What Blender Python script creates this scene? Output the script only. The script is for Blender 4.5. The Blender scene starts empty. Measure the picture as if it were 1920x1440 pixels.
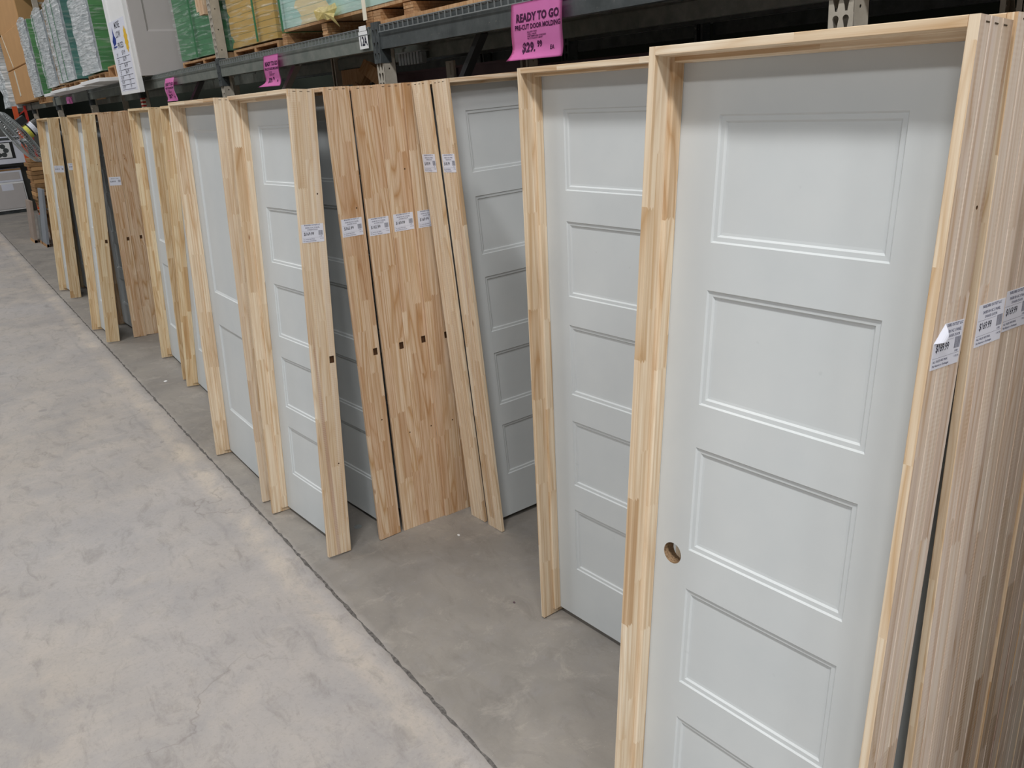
import bpy, bmesh, math, random
from mathutils import Vector, Matrix
R = math.radians
random.seed(7)
sc = bpy.context.scene
COL = sc.collection

# ------------------------------------------------------------ camera, world, light, exposure
cam_d = bpy.data.cameras.new('camera'); cam = bpy.data.objects.new('camera', cam_d); COL.objects.link(cam)
cam_d.sensor_width = 36.0; cam_d.lens = 29.4907; cam_d.clip_start = 0.05; cam_d.clip_end = 200
_r = Vector((0.58226, 0.80987, -0.07131)); _u = Vector((-0.23119, 0.24903, 0.94050)); _b = Vector((0.77944, -0.53113, 0.33223))
cam.matrix_world = Matrix(((_r.x, _u.x, _b.x, 0), (_r.y, _u.y, _b.y, 0), (_r.z, _u.z, _b.z, 2.0225), (0, 0, 0, 1)))
sc.camera = cam
sc.view_settings.view_transform = 'Standard'; sc.view_settings.look = 'None'
sc.view_settings.gamma = 1.0; sc.view_settings.use_curve_mapping = False
sc.view_settings.exposure = -0.50
world = bpy.data.worlds.new('world'); sc.world = world; world.use_nodes = True
bg = world.node_tree.nodes['Background']; bg.inputs[0].default_value = (0.86, 0.94, 1.0, 1); bg.inputs[1].default_value = 0.17
LAMP_POWER = 222.0
LAMP_COLOR = (1.0, 0.985, 0.965)
LAMPS = [(x, -1.2, p) for x, p in ((-24, 1), (-18, 1), (-12, 1), (-6, 1), (0.5, 1.6), (4, 1.6), (8.5, 2.4))] + [(x, -6.5, 1) for x in (-18, -10, -2)] + [(5, -6.5, 2.0)]

# ------------------------------------------------------------ helpers
def tag(o, label=None, cat=None, group=None, kind=None):
    if label: o['label'] = label
    if cat: o['category'] = cat
    if group: o['group'] = group
    if kind: o['kind'] = kind
    return o
def link(o, parent=None):
    COL.objects.link(o)
    if parent is not None: o.parent = parent
    return o
def empty(name, loc=(0, 0, 0), rot=(0, 0, 0), label=None, cat=None, group=None):
    o = bpy.data.objects.new(name, None); o.empty_display_size = 0.1
    o.location = loc; o.rotation_euler = rot; link(o)
    return tag(o, label, cat, group)
def obj(name, bm, mats, parent=None, loc=None, rot=None, smooth=False):
    me = bpy.data.meshes.new(name)
    bmesh.ops.recalc_face_normals(bm, faces=bm.faces)
    bm.to_mesh(me); bm.free()
    if not isinstance(mats, (list, tuple)): mats = [mats]
    for m in mats: me.materials.append(m)
    if smooth:
        for p in me.polygons: p.use_smooth = True
    o = bpy.data.objects.new(name, me); link(o, parent)
    if loc is not None: o.location = loc
    if rot is not None: o.rotation_euler = rot
    return o
def NB(): return bmesh.new()
def box(bm, x0, x1, y0, y1, z0, z1, mi=0, bev=0.0, mat=None):
    v = [bm.verts.new(p) for p in ((x0,y0,z0),(x1,y0,z0),(x1,y1,z0),(x0,y1,z0),(x0,y0,z1),(x1,y0,z1),(x1,y1,z1),(x0,y1,z1))]
    if mat is not None:
        for q in v: q.co = mat @ q.co
    fs = [bm.faces.new([v[i] for i in f]) for f in ((0,3,2,1),(4,5,6,7),(0,1,5,4),(1,2,6,5),(2,3,7,6),(3,0,4,7))]
    for f in fs: f.material_index = mi
    if bev > 0:
        es = list({e for f in fs for e in f.edges})
        bmesh.ops.bevel(bm, geom=es, offset=bev, segments=1, affect='EDGES', profile=0.5)
    return fs
def bar(bm, a, b, w, h, up=(0, 0, 1), mi=0):
    a = Vector(a); b = Vector(b); d = b - a; L = d.length; d.normalize()
    upv = Vector(up); s = d.cross(upv)
    if s.length < 1e-4: s = d.cross(Vector((1, 0, 0)))
    s.normalize(); t = s.cross(d)
    M = Matrix(((s.x, t.x, d.x, a.x), (s.y, t.y, d.y, a.y), (s.z, t.z, d.z, a.z), (0, 0, 0, 1)))
    box(bm, -w/2, w/2, -h/2, h/2, 0, L, mi, mat=M)
def tube(bm, pts, r, n=6, mi=0, cap=True):
    rings = []
    for i, p in enumerate(pts):
        p = Vector(p)
        a = Vector(pts[max(i-1, 0)]); b = Vector(pts[min(i+1, len(pts)-1)])
        d = (b - a).normalized(); s = d.cross(Vector((0, 0, 1)))
        if s.length < 1e-3: s = d.cross(Vector((1, 0, 0)))
        s.normalize(); t = s.cross(d)
        rr = r[i] if isinstance(r, (list, tuple)) else r
        rings.append([bm.verts.new(p + rr*(math.cos(2*math.pi*k/n)*s + math.sin(2*math.pi*k/n)*t)) for k in range(n)])
    for A, B in zip(rings, rings[1:]):
        for k in range(n):
            f = bm.faces.new((A[k], A[(k+1) % n], B[(k+1) % n], B[k])); f.material_index = mi
    if cap:
        for q in (rings[0], rings[-1]):
            f = bm.faces.new(q); f.material_index = mi
def loft(bm, prof, z0, z1, zn=1, wob=None, mi=0, fmi=None):
    """closed profile [(x,y)] swept along z"""
    rings = []
    for k in range(zn+1):
        z = z0 + (z1 - z0)*k/zn
        rings.append([bm.verts.new((x, y, z)) for x, y in prof])
    n = len(prof)
    for A, B in zip(rings, rings[1:]):
        for i in range(n):
            f = bm.faces.new((A[i], A[(i+1) % n], B[(i+1) % n], B[i])); f.material_index = fmi[i] if fmi else mi
    f = bm.faces.new(rings[0]); f.material_index = mi; f = bm.faces.new(rings[-1]); f.material_index = mi
def from_eval(o):
    dg = bpy.context.evaluated_depsgraph_get(); dg.update()
    return bpy.data.meshes.new_from_object(o.evaluated_get(dg))
def text_bm(items):
    """items: (string, x, y, size, align) -> flat lettering in the XY plane"""
    bm = NB()
    for s, x, y, size, al, *rest in items:
        cu = bpy.data.curves.new('t', 'FONT'); cu.body = s; cu.size = size; cu.align_x = al; cu.resolution_u = 2
        cu.offset = rest[0]*size if rest else 0
        if len(rest) > 1: cu.space_character = rest[1]
        o = bpy.data.objects.new('t', cu); COL.objects.link(o); o.location = (x, y, 0)
        if len(rest) > 2: o.scale = (rest[2], 1, 1)
        bpy.context.view_layer.update()
        me = from_eval(o); me.transform(o.matrix_world)
        bm.from_mesh(me)
        bpy.data.objects.remove(o); bpy.data.curves.remove(cu); bpy.data.meshes.remove(me)
    return bm
def curve2d(splines, thick):
    """filled 2D outline with holes, returned as a mesh in the XY plane"""
    cu = bpy.data.curves.new('c', 'CURVE'); cu.dimensions = '2D'; cu.fill_mode = 'BOTH'; cu.extrude = thick/2
    for pts in splines:
        s = cu.splines.new('POLY'); s.points.add(len(pts)-1); s.use_cyclic_u = True
        for i, p in enumerate(pts): s.points[i].co = (p[0], p[1], 0, 1)
    o = bpy.data.objects.new('c', cu); COL.objects.link(o); bpy.context.view_layer.update()
    me = from_eval(o); bpy.data.objects.remove(o); bpy.data.curves.remove(cu)
    return me

# ------------------------------------------------------------ materials
class NT:
    def __init__(s, name):
        s.m = bpy.data.materials.new(name); s.m.use_nodes = True; s.t = s.m.node_tree; s.n = s.t.nodes; s.l = s.t.links
        s.b = s.n['Principled BSDF']
    def node(s, ty, **k):
        n = s.n.new(ty)
        for a, v in k.items(): setattr(n, a, v)
        return n
    def put(s, sock, v):
        if hasattr(v, 'is_output'): s.l.new(v, sock)
        elif v is not None: sock.default_value = v
    def math(s, op, a, b=None, c=None):
        n = s.node('ShaderNodeMath', operation=op)
        s.put(n.inputs[0], a)
        if b is not None: s.put(n.inputs[1], b)
        if c is not None: s.put(n.inputs[2], c)
        return n.outputs[0]
    def vec(s, x, y, z):
        n = s.node('ShaderNodeCombineXYZ')
        for i, v in enumerate((x, y, z)): s.put(n.inputs[i], v)
        return n.outputs[0]
    def noise(s, v, scale=1, det=2, rough=.5, dist=0):
        n = s.node('ShaderNodeTexNoise'); s.put(n.inputs['Vector'], v); n.inputs['Scale'].default_value = scale
        n.inputs['Detail'].default_value = det; n.inputs['Roughness'].default_value = rough; n.inputs['Distortion'].default_value = dist
        return n.outputs['Fac']
    def white(s, v):
        n = s.node('ShaderNodeTexWhiteNoise'); s.put(n.inputs['Vector'], v); return n.outputs['Value']
    def ramp(s, f, stops, interp='LINEAR'):
        n = s.node('ShaderNodeValToRGB'); s.put(n.inputs[0], f); cr = n.color_ramp; cr.interpolation = interp
        while len(cr.elements) < len(stops): cr.elements.new(0.5)
        for e, (p, c) in zip(cr.elements, stops):
            e.position = p; e.color = (*c, 1) if len(c) == 3 else c
        return n.outputs[0]
    def mix(s, f, a, b, mode='MIX'):
        n = s.node('ShaderNodeMix', data_type='RGBA', blend_type=mode)
        s.put(n.inputs[0], f); s.put(n.inputs[6], (*a, 1) if isinstance(a, tuple) and len(a) == 3 else a); s.put(n.inputs[7], (*b, 1) if isinstance(b, tuple) and len(b) == 3 else b)
        return n.outputs[2]
    def maprange(s, v, a, b, c=0, d=1):
        n = s.node('ShaderNodeMapRange'); s.put(n.inputs[0], v); 
        for i, q in enumerate((a, b, c, d)): n.inputs[i+1].default_value = q
        return n.outputs[0]
    def bump(s, h, strength=.2, dist=.002):
        n = s.node('ShaderNodeBump'); s.put(n.inputs['Height'], h); n.inputs['Strength'].default_value = strength; n.inputs['Distance'].default_value = dist
        s.l.new(n.outputs[0], s.b.inputs['Normal'])
    def xyz(s, kind='Object'):
        tc = s.node('ShaderNodeTexCoord'); sp = s.node('ShaderNodeSeparateXYZ'); s.l.new(tc.outputs[kind], sp.inputs[0])
        return tc.outputs[kind], sp.outputs[0], sp.outputs[1], sp.outputs[2]
    def rnd(s): return s.node('ShaderNodeObjectInfo').outputs['Random']
    def out(s, col, rough=.6, spec=.3, metal=0.0):
        s.put(s.b.inputs['Base Color'], (*col, 1) if isinstance(col, tuple) and len(col) == 3 else col)
        s.put(s.b.inputs['Roughness'], rough); s.b.inputs['Specular IOR Level'].default_value = spec; s.b.inputs['Metallic'].default_value = metal
        return s.m
def lin(r, g, b):
    f = lambda c: (c/255/12.92) if c/255 <= .04045 else ((c/255+.055)/1.055)**2.4
    return (f(r), f(g), f(b))
def simple(name, col, rough=.6, spec=.3, metal=0.0, var=.08, scale=6, bump=0):
    s = NT(name); v, x, y, z = s.xyz()
    n = s.noise(v, scale, 4, .6)
    c = s.mix(s.maprange(n, .3, .7), tuple(max(0, q*(1-var)) for q in col), tuple(min(1, q*(1+var)) for q in col))
    if bump: s.bump(n, bump)
    return s.out(c, rough, spec, metal)
def pine(name, tints, rough_face=False, streak=.55, blk=.34, lamw=.040, along='Z'):
    s = NT(name); v, x, y, z = s.xyz(); rn = s.rnd()
    r7 = s.math('MULTIPLY', rn, 37.7)
    xs = s.math('MULTIPLY', x, 9.0)
    lam = s.math('FLOOR', s.math('ADD', s.math('MULTIPLY', s.math('ADD', y, s.math('MULTIPLY', x, .5)), 1/lamw), r7))
    lr = s.white(s.vec(lam, r7, 3.1))
    teeth = s.math('MULTIPLY', s.math('PINGPONG', s.math('MULTIPLY', y, 1.0), .0045), 1.7)
    zb = s.math('ADD', s.math('ADD', z, teeth), s.math('MULTIPLY', lr, .33))
    zz = s.math('DIVIDE', zb, blk)
    zz = s.math('ADD', zz, s.math('MULTIPLY', r7, 3.0))
    bi = s.math('FLOOR', zz)
    key = s.vec(lam, bi, r7)
    c = s.white(key)
    c2 = s.white(s.vec(bi, lam, s.math('ADD', r7, 5.5)))
    base = s.ramp(c, tints)
    off = s.math('MULTIPLY', c2, 40.0)
    # long straight streaks
    g1 = s.noise(s.vec(s.math('ADD', s.math('MULTIPLY', x, 110), off), s.math('ADD', s.math('MULTIPLY', y, 110), off), s.math('MULTIPLY', z, 1.6)), 1, 3, .55)
    st = s.maprange(g1, .44, .62)
    # cathedral growth rings
    g2 = s.noise(s.vec(s.math('ADD', s.math('MULTIPLY', x, 9), off), s.math('ADD', s.math('MULTIPLY', y, 9), off), s.math('MULTIPLY', z, .9)), 1, 1, .4)
    rg = s.math('POWER', s.math('PINGPONG', s.math('MULTIPLY', g2, 22.0), 1.0), 2.6)
    rg = s.math('MULTIPLY', rg, s.maprange(s.white(s.vec(lam, bi, 9.1)), .35, .75, .35, 1.0))
    darker = s.mix(1.0, base, lin(216, 192, 162), 'MULTIPLY')
    col = s.mix(s.math('MULTIPLY', st, streak), base, darker)
    col = s.mix(s.math('MULTIPLY', rg, streak*1.5), col, darker)
    fine = s.noise(s.vec(s.math('MULTIPLY', x, 500), s.math('MULTIPLY', y, 500), s.math('MULTIPLY', z, 25)), 1, 2, .6)
    col = s.mix(s.maprange(fine, .3, .8, 0, .16), col, darker)
    # rare knots
    vo = s.node('ShaderNodeTexVoronoi', feature='F1'); s.put(vo.inputs['Vector'], s.vec(s.math('ADD', s.math('MULTIPLY', x, 8), r7), s.math('MULTIPLY', y, 14), s.math('MULTIPLY', z, 3.5))); vo.inputs['Scale'].default_value = 1
    kn = s.maprange(vo.outputs['Distance'], .03, .075, 1, 0)
    kn = s.math('MULTIPLY', kn, s.math('GREATER_THAN', s.white(vo.outputs['Position']), .72))
    col = s.mix(kn, col, lin(150, 105, 70))
    h = fine
    if rough_face:
        pale = s.noise(s.vec(s.math('MULTIPLY', x, 60), s.math('ADD', s.math('MULTIPLY', y, 75), r7), s.math('MULTIPLY', z, .25)), 1, 1, .4)
        col = s.mix(s.maprange(pale, .52, .64, 0, .5), col, lin(226, 212, 196))
        red = s.noise(s.vec(s.math('ADD', r7, 3.0), s.math('ADD', s.math('MULTIPLY', y, 26), s.math('MULTIPLY', z, .8)), s.math('MULTIPLY', z, .35)), 1, 1, .4)
        col = s.mix(s.maprange(red, .70, .74, 0, .5), col, lin(168, 128, 112))
        rip = s.math('SINE', s.math('ADD', s.math('MULTIPLY', z, 720), s.math('MULTIPLY', fine, 2.0)))
        mask = s.maprange(s.noise(s.vec(2.0, s.math('ADD', s.math('MULTIPLY', y, 30), r7), s.math('MULTIPLY', z, 1.2)), 1, 1), .50, .62)
        ripm = s.math('MULTIPLY', s.maprange(rip, -1, 1), mask)
        col = s.mix(s.math('MULTIPLY', ripm, .22), col, lin(238, 228, 214))
        h = s.math('ADD', fine, s.math('MULTIPLY', ripm, .7))
    s.bump(h, .25, .0006)
    return s.out(col, .62, .25)

T_LIGHT = [(0, lin(230, 213, 188)), (.3, lin(236, 221, 198)), (.5, lin(222, 202, 174)), (.75, lin(238, 225, 204)), (.93, lin(208, 182, 150)), (1, lin(230, 214, 190))]
T_YEL = [(0, lin(232, 216, 184)), (.3, lin(224, 203, 168)), (.6, lin(236, 221, 190)), (.88, lin(214, 187, 148)), (1, lin(228, 210, 176))]
T_TAN = [(0, lin(222, 198, 172)), (.25, lin(214, 186, 158)), (.5, lin(228, 208, 182)), (.78, lin(206, 176, 146)), (.93, lin(232, 214, 190)), (1, lin(216, 190, 162))]
T_GREY = [(0, lin(222, 209, 199)), (.35, lin(230, 218, 208)), (.65, lin(212, 196, 184)), (.85, lin(232, 223, 213)), (.95, lin(186, 164, 142)), (1, lin(214, 199, 187))]
M = {}
M['pine'] = pine('pine finger jointed', T_LIGHT)
M['pine_yellow'] = pine('pine yellowish', T_YEL)
M['pine_tan'] = pine('pine tan', T_TAN, streak=.6)
M['pine_back_light'] = pine('pine back side light', T_LIGHT, True, streak=.5)
M['pine_back_yellow'] = pine('pine back side yellow', T_YEL, False, streak=.55)
M['pine_back_grey'] = pine('pine back side grey', T_GREY, True, streak=.5, blk=.45)
M['pine_back_tan'] = pine('pine back side tan', T_TAN, False, streak=.7)
M['lumber'] = pine('pallet lumber', [(0, lin(196, 160, 122)), (.4, lin(180, 142, 104)), (.7, lin(206, 172, 134)), (1, lin(160, 122, 88))], blk=3.0, lamw=.3)
def paint():
    s = NT('primed door paint'); v, x, y, z = s.xyz()
    n = s.noise(s.vec(s.math('MULTIPLY', x, 160), s.math('MULTIPLY', y, 60), s.math('MULTIPLY', z, 90)), 1, 3, .6)
    sm = s.noise(v, 3.5, 4, .6)
    c = s.mix(s.maprange(sm, .35, .75), lin(208, 213, 215), lin(201, 207, 210))
    sp = s.noise(v, 38, 2, .5)
    c = s.mix(s.maprange(sp, .76, .84, 0, .3), c, lin(180, 186, 188))
    s.bump(n, .06, .001)
    return s.out(c, .48, .35)
M['paint'] = paint()
M['mdf'] = simple('bored fibreboard', lin(150, 125, 98), .9, .1, var=.45, scale=220, bump=.5)
M['dark_hole'] = simple('bored wood', lin(96, 70, 50), .9, .1, var=.2, scale=60)
M['staple'] = simple('staple steel', lin(110, 98, 84), .5, .4, .6)
M['paper'] = simple('label paper', lin(226, 230, 244), .55, .35, var=.02)
M['ink'] = simple('black ink', lin(45, 45, 62), .6, .2, var=.05)
M['ink_soft'] = simple('small print ink', lin(70, 72, 104), .6, .2, var=.05)
M['bars'] = simple('barcode ink', lin(128, 130, 142), .6, .2, var=.05)
M['pink'] = simple('fluorescent pink paper', lin(255, 150, 222), .6, .25, var=.02)
M['purple_ink'] = simple('sign ink', lin(62, 14, 58), .6, .2, var=.05)
M['blue_ink'] = simple('blue ink', lin(40, 62, 140), .6, .2)
M['yellow_pale'] = simple('pale yellow sticker', lin(226, 222, 96), .5, .3)
M['yellow'] = simple('yellow sticker', lin(232, 190, 60), .5, .3)
def steel(name, a, b, rough=.5, sc_=9):
    s = NT(name); v, x, y, z = s.xyz()
    n = s.noise(v, sc_, 5, .65); n2 = s.noise(v, 55, 3, .6)
    c = s.mix(s.maprange(n, .35, .7), a, b)
    c = s.mix(s.maprange(n2, .66, .74, 0, .6), c, lin(150, 148, 140))
    return s.out(c, rough, .4, .15)
M['rack_green'] = steel('dusty green rack paint', lin(104, 112, 108), lin(132, 136, 130))
M['rack_dark'] = steel('dark rack steel', lin(60, 66, 68), lin(84, 90, 92))  # darker, bluer tone than the green beams
M['rack_tan'] = steel('worn tan rack paint', lin(168, 162, 150), lin(190, 184, 172), .6)
M['galv'] = simple('galvanised wire', lin(176, 182, 184), .35, .5, .7, var=.1, scale=30)
M['brace'] = simple('brace steel', lin(112, 112, 108), .5, .4, .3)
M['maroon'] = simple('dusty maroon steel', lin(96, 80, 86), .7, .3, var=.2, scale=4)
M['black'] = simple('black paint', lin(30, 31, 33), .5, .4)
M['dark_wall'] = simple('dark wall', lin(58, 64, 58), .9, .1, var=.15, scale=.6)
M['ceiling'] = simple('ceiling deck', lin(150, 150, 148), .9, .1)
M['orange'] = simple('orange rack steel', lin(214, 92, 48), .5, .4)
M['red'] = simple('red steel', lin(186, 52, 40), .5, .4)
M['carton'] = simple('brown carton', lin(190, 150, 106), .85, .15, var=.06, scale=3)
M['carton_dark'] = simple('brown corrugated', lin(150, 118, 84), .9, .1, var=.18, scale=12)
M['white_panel'] = simple('white board', lin(238, 240, 242), .5, .3, var=.03)
M['grey_panel'] = simple('warm grey sample paint', lin(196, 192, 192), .55, .3, var=.02)
M['tape'] = simple('packing tape', lin(238, 232, 214), .3, .5)
M['yellow_film'] = simple('torn yellow film', lin(236, 222, 160), .35, .5, var=.2, scale=30)
M['strap'] = simple('green strap', lin(62, 120, 82), .35, .5)
def layers(name, a, b, dark, pitch=.04, rough=.45, jag=None):
    """stack of boards seen on edge: thin dark joints every pitch in z"""
    s = NT(name); v, x, y, z = s.xyz()
    wob = s.noise(v, 3, 3, .6)
    zz = s.math('ADD', z, s.math('MULTIPLY', wob, .012))
    ln = s.math('PINGPONG', zz, pitch/2)
    li = s.math('FLOOR', s.math('DIVIDE', zz, pitch))
    r = s.white(s.vec(li, 1.0, 2.0))
    c = s.mix(s.maprange(s.math('ADD', s.math('MULTIPLY', r, .6), s.math('MULTIPLY', wob, .5)), .2, .9), a, b)
    if jag is not None:
        thr, c3 = jag[:2]
        j = s.math('ADD', x, s.math('MULTIPLY', s.noise(s.vec(3.0, 1.0, s.math('MULTIPLY', li, 5.7)), 1, 1), .35))
        j = s.math('ADD', j, s.math('MULTIPLY', s.math('PINGPONG', s.math('MULTIPLY', z, 1.0), .09), 1.2))
        gate = s.math('GREATER_THAN', j, thr)
        if len(jag) > 2: gate = s.math('MULTIPLY', gate, s.math('LESS_THAN', j, jag[2]))
        c = s.mix(gate, c, s.mix(r, c3, tuple(q*.8 for q in c3)))
    c = s.mix(s.maprange(ln, 0, .0035, .75, 0), c, dark)
    s.bump(ln, .5, .01)
    return s.out(c, rough, .4)
M['edge_green'] = layers('green wrapped board edges', lin(58, 128, 70), lin(92, 160, 96), lin(40, 92, 50), .085)
M['edge_teal'] = layers('teal board edges', lin(66, 120, 116), lin(90, 146, 138), lin(40, 80, 76), .05)
M['edge_cyan'] = layers('pale cyan board edges', lin(166, 206, 200), lin(190, 216, 206), lin(130, 160, 150), .05, .35, (.50, lin(232, 216, 172), .95))
M['edge_yellow'] = layers('yellow and green board edges', lin(64, 124, 84), lin(88, 144, 104), lin(50, 84, 60), .045, .35, (.22, lin(206, 170, 96)))
M['edge_green2'] = layers('green board edges', lin(64, 124, 84), lin(88, 144, 104), lin(50, 84, 60), .045, .35)
M['edge_brown'] = layers('stacked brown boards', lin(150, 118, 84), lin(182, 148, 110), lin(84, 62, 44), .075, .85)
M['edge_white'] = layers('white board edges', lin(214, 222, 228), lin(232, 236, 240), lin(140, 160, 170), .5)
def wrap_mat(name, a, b, alpha=.35):
    s = NT(name); v, x, y, z = s.xyz()
    n = s.noise(s.vec(s.math('ADD', s.math('MULTIPLY', x, 3), s.math('MULTIPLY', z, 9)), s.math('MULTIPLY', y, 4), s.math('MULTIPLY', z, 34)), 1, 3, .55, .5)
    c = s.mix(s.maprange(n, .35, .7), a, b)
    s.bump(n, .9, .02)
    m = s.out(c, .22, .6)
    s.put(s.b.inputs['Alpha'], s.math('MAXIMUM', s.maprange(n, .35, .65, alpha, min(1, alpha+.6)), .05))
    return m
M['film_white'] = wrap_mat('cloudy stretch film', lin(206, 216, 220), lin(242, 246, 250), .55)
M['film_clear'] = wrap_mat('clear stretch film', lin(180, 200, 194), lin(225, 232, 230), -.25)
def concrete():
    s = NT('worn concrete'); v, x, y, z = s.xyz()
    big = s.noise(v, .55, 5, .62, .4); mid = s.noise(v, 2.6, 6, .66, .6); fine = s.noise(v, 60, 3, .7); spk = s.noise(v, 140, 2, .6)
    drift = s.noise(s.vec(s.math('MULTIPLY', x, .25), s.math('MULTIPLY', y, 3.2), 0.0), 1, 4, .6)
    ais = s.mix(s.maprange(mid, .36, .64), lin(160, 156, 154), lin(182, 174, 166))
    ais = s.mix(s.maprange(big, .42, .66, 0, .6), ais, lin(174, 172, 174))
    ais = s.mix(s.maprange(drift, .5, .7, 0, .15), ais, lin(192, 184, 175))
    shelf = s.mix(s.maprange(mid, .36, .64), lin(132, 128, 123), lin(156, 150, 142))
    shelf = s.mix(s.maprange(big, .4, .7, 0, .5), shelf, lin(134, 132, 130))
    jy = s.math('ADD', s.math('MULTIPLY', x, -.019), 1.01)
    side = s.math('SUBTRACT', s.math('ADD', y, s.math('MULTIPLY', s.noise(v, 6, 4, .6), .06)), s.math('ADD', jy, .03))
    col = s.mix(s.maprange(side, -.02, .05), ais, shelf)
    # worn pale lip on the aisle side of the joint, and a faint scraped line beside it
    lip = s.math('ABSOLUTE', s.math('ADD', side, .085))
    col = s.mix(s.math('MULTIPLY', s.maprange(lip, .02, .07, 1, 0), s.maprange(mid, .35, .65, .1, .55)), col, lin(206, 194, 178))
    sc2 = s.math('ABSOLUTE', s.math('ADD', side, .19))
    col = s.mix(s.math('MULTIPLY', s.maprange(sc2, .002, .02, 1, 0), s.maprange(s.noise(v, 1.7, 3), .45, .65, 0, .4)), col, lin(140, 138, 138))
    # small dark stains, and hairline cracks
    vo = s.node('ShaderNodeTexVoronoi', feature='F1'); s.put(vo.inputs['Vector'], s.vec(x, y, 0.0)); vo.inputs['Scale'].default_value = 2.6
    rr = s.math('MULTIPLY', s.math('POWER', s.white(vo.outputs['Position']), 2.0), .17)
    stn = s.math('LESS_THAN', s.math('ADD', vo.outputs['Distance'], s.math('MULTIPLY', s.noise(v, 30, 3), .10)), rr)
    col = s.mix(s.math('MULTIPLY', stn, s.maprange(s.noise(v, 2.2, 1), .42, .6, 0, .6)), col, lin(108, 108, 114))
    vc = s.node('ShaderNodeTexVoronoi', feature='DISTANCE_TO_EDGE')
    wv = s.node('ShaderNodeVectorMath', operation='ADD'); s.put(wv.inputs[0], v)
    nn = s.node('ShaderNodeTexNoise'); nn.inputs['Scale'].default_value = 2.5; nn.inputs['Detail'].default_value = 5; s.put(nn.inputs['Vector'], v)
    s.l.new(nn.outputs['Color'], wv.inputs[1]); s.put(vc.inputs['Vector'], wv.outputs[0]); vc.inputs['Scale'].default_value = .55
    crack = s.math('MULTIPLY', s.maprange(vc.outputs['Distance'], 0, .006, 1, 0), s.maprange(s.noise(v, .8, 2), .5, .62, 0, .45))
    col = s.mix(crack, col, lin(120, 114, 108))
    col = s.mix(s.maprange(s.noise(v, 9, 5, .7), .5, .7, 0, .3), col, lin(146, 144, 146))
    col = s.mix(s.maprange(fine, .52, .75, 0, .35), col, lin(136, 130, 124))
    col = s.mix(s.maprange(spk, .70, .78, 0, .5), col, lin(222, 214, 204))
    scuff = s.noise(s.vec(s.math('MULTIPLY', x, 5), s.math('MULTIPLY', y, 12), 1.0), 1, 7, .72, .8)
    col = s.mix(s.maprange(scuff, .52, .68, 0, .38), col, lin(116, 112, 108))
    scuff2 = s.noise(s.vec(s.math('MULTIPLY', x, 7), s.math('MULTIPLY', y, 6), 4.0), 1, 7, .75, .5)
    col = s.mix(s.maprange(scuff2, .55, .70, 0, .30), col, lin(196, 188, 178))
    s.bump(s.math('ADD', fine, mid), .10, .004)
    return s.out(col, s.maprange(mid, .3, .7, .5, .72), .35)
M['concrete'] = concrete()
M['joint'] = simple('joint filler', lin(104, 101, 99), .9, .1, var=.5, scale=60, bump=.6)

# ------------------------------------------------------------ setting
bm = NB(); bmesh.ops.create_grid(bm, x_segments=1, y_segments=1, size=1)
for v in bm.verts: v.co = Vector((v.co.x*24 - 12, v.co.y*9 - 3, 0))
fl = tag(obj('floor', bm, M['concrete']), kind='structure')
def joint_y(x): return 1.03 - .019*(x + 0)
bm = NB(); rj = random.Random(3); a = b = None
x = -30.0
while x < 4:
    c = joint_y(x) + rj.uniform(-.003, .003); w = rj.uniform(.002, .0095)
    na = bm.verts.new((x, c-w, .0012)); nb = bm.verts.new((x, c+w, .0012))
    if a: bm.faces.new((a, na, nb, b))
    a, b = na, nb; x += rj.uniform(.015, .05)
tag(obj('trim_1', bm, M['joint']), kind='structure')
bm = NB(); box(bm, -36, 12, 5.6, 5.8, 0, 9.4); tag(obj('wall_back', bm, M['dark_wall']), kind='structure')
bm = NB(); box(bm, -36.2, -36, -12, 5.8, 0, 9.4); tag(obj('wall_far', bm, M['dark_wall']), kind='structure')
bm = NB(); box(bm, -36, 12, -12, 5.6, 9.4, 9.6); tag(obj('ceiling', bm, M['ceiling']), kind='structure')
for i, (x, y, pw) in enumerate(LAMPS):
    bm = NB(); box(bm, -1.25, 1.25, -.16, .16, 0.02, .12, bev=.02)
    f = obj('high_bay_light', bm, M['white_panel'], loc=(x, y, 8.0))
    tag(f, 'long white warehouse ceiling lamp hanging above the aisle', 'ceiling lamp', 'ceiling lamps above the aisle')
    for rx in (-1.0, 1.0):
        bm = NB(); tube(bm, [(rx, 0, .12), (rx, 0, 1.4)], .006, 5); obj('hanging_rod', bm, M['galv'], f)
    ld = bpy.data.lights.new('lamp', 'AREA'); ld.shape = 'RECTANGLE'; ld.size = 2.4; ld.size_y = .6; ld.energy = LAMP_POWER*pw; ld.color = LAMP_COLOR
    lo = bpy.data.objects.new('lamp', ld); link(lo, f); lo.location = (0, 0, 0)

# ------------------------------------------------------------ door frames
T = .0175; D = .116; S = .011; DW = .081; GAP = .003; G = .0223; SLAB = 2.032; H = T + GAP + SLAB + G
def jamb_bm(L, back=1, groove=True):
    """board along local z, thickness x 0..T, width y 0..D. The rough back is at x=0 and gets material 1"""
    e = .0012
    if groove:
        pr = [(0, e)]
        for g in (.036, .078):
            pr += [(0, g-.002), (.0022, g-.0012), (.0022, g+.0012), (0, g+.002)]
        pr += [(0, D-e), (e, D), (T-e, D), (T, D-e), (T, e), (T-e, 0), (e, 0)]
    else:
        pr = [(0, e), (0, D-e), (e, D), (T-e, D), (T, D-e), (T, e), (T-e, 0), (e, 0)]
    n = len(pr); fmi = [0]*n
    nb = 10 if groove else 1
    for i in range(nb-1 if groove else 1): fmi[i] = 1
    if groove:
        for i in range(9): fmi[i] = 1
    bm = NB(); loft(bm, pr, 0, L, 1, fmi=fmi)
    return bm
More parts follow.
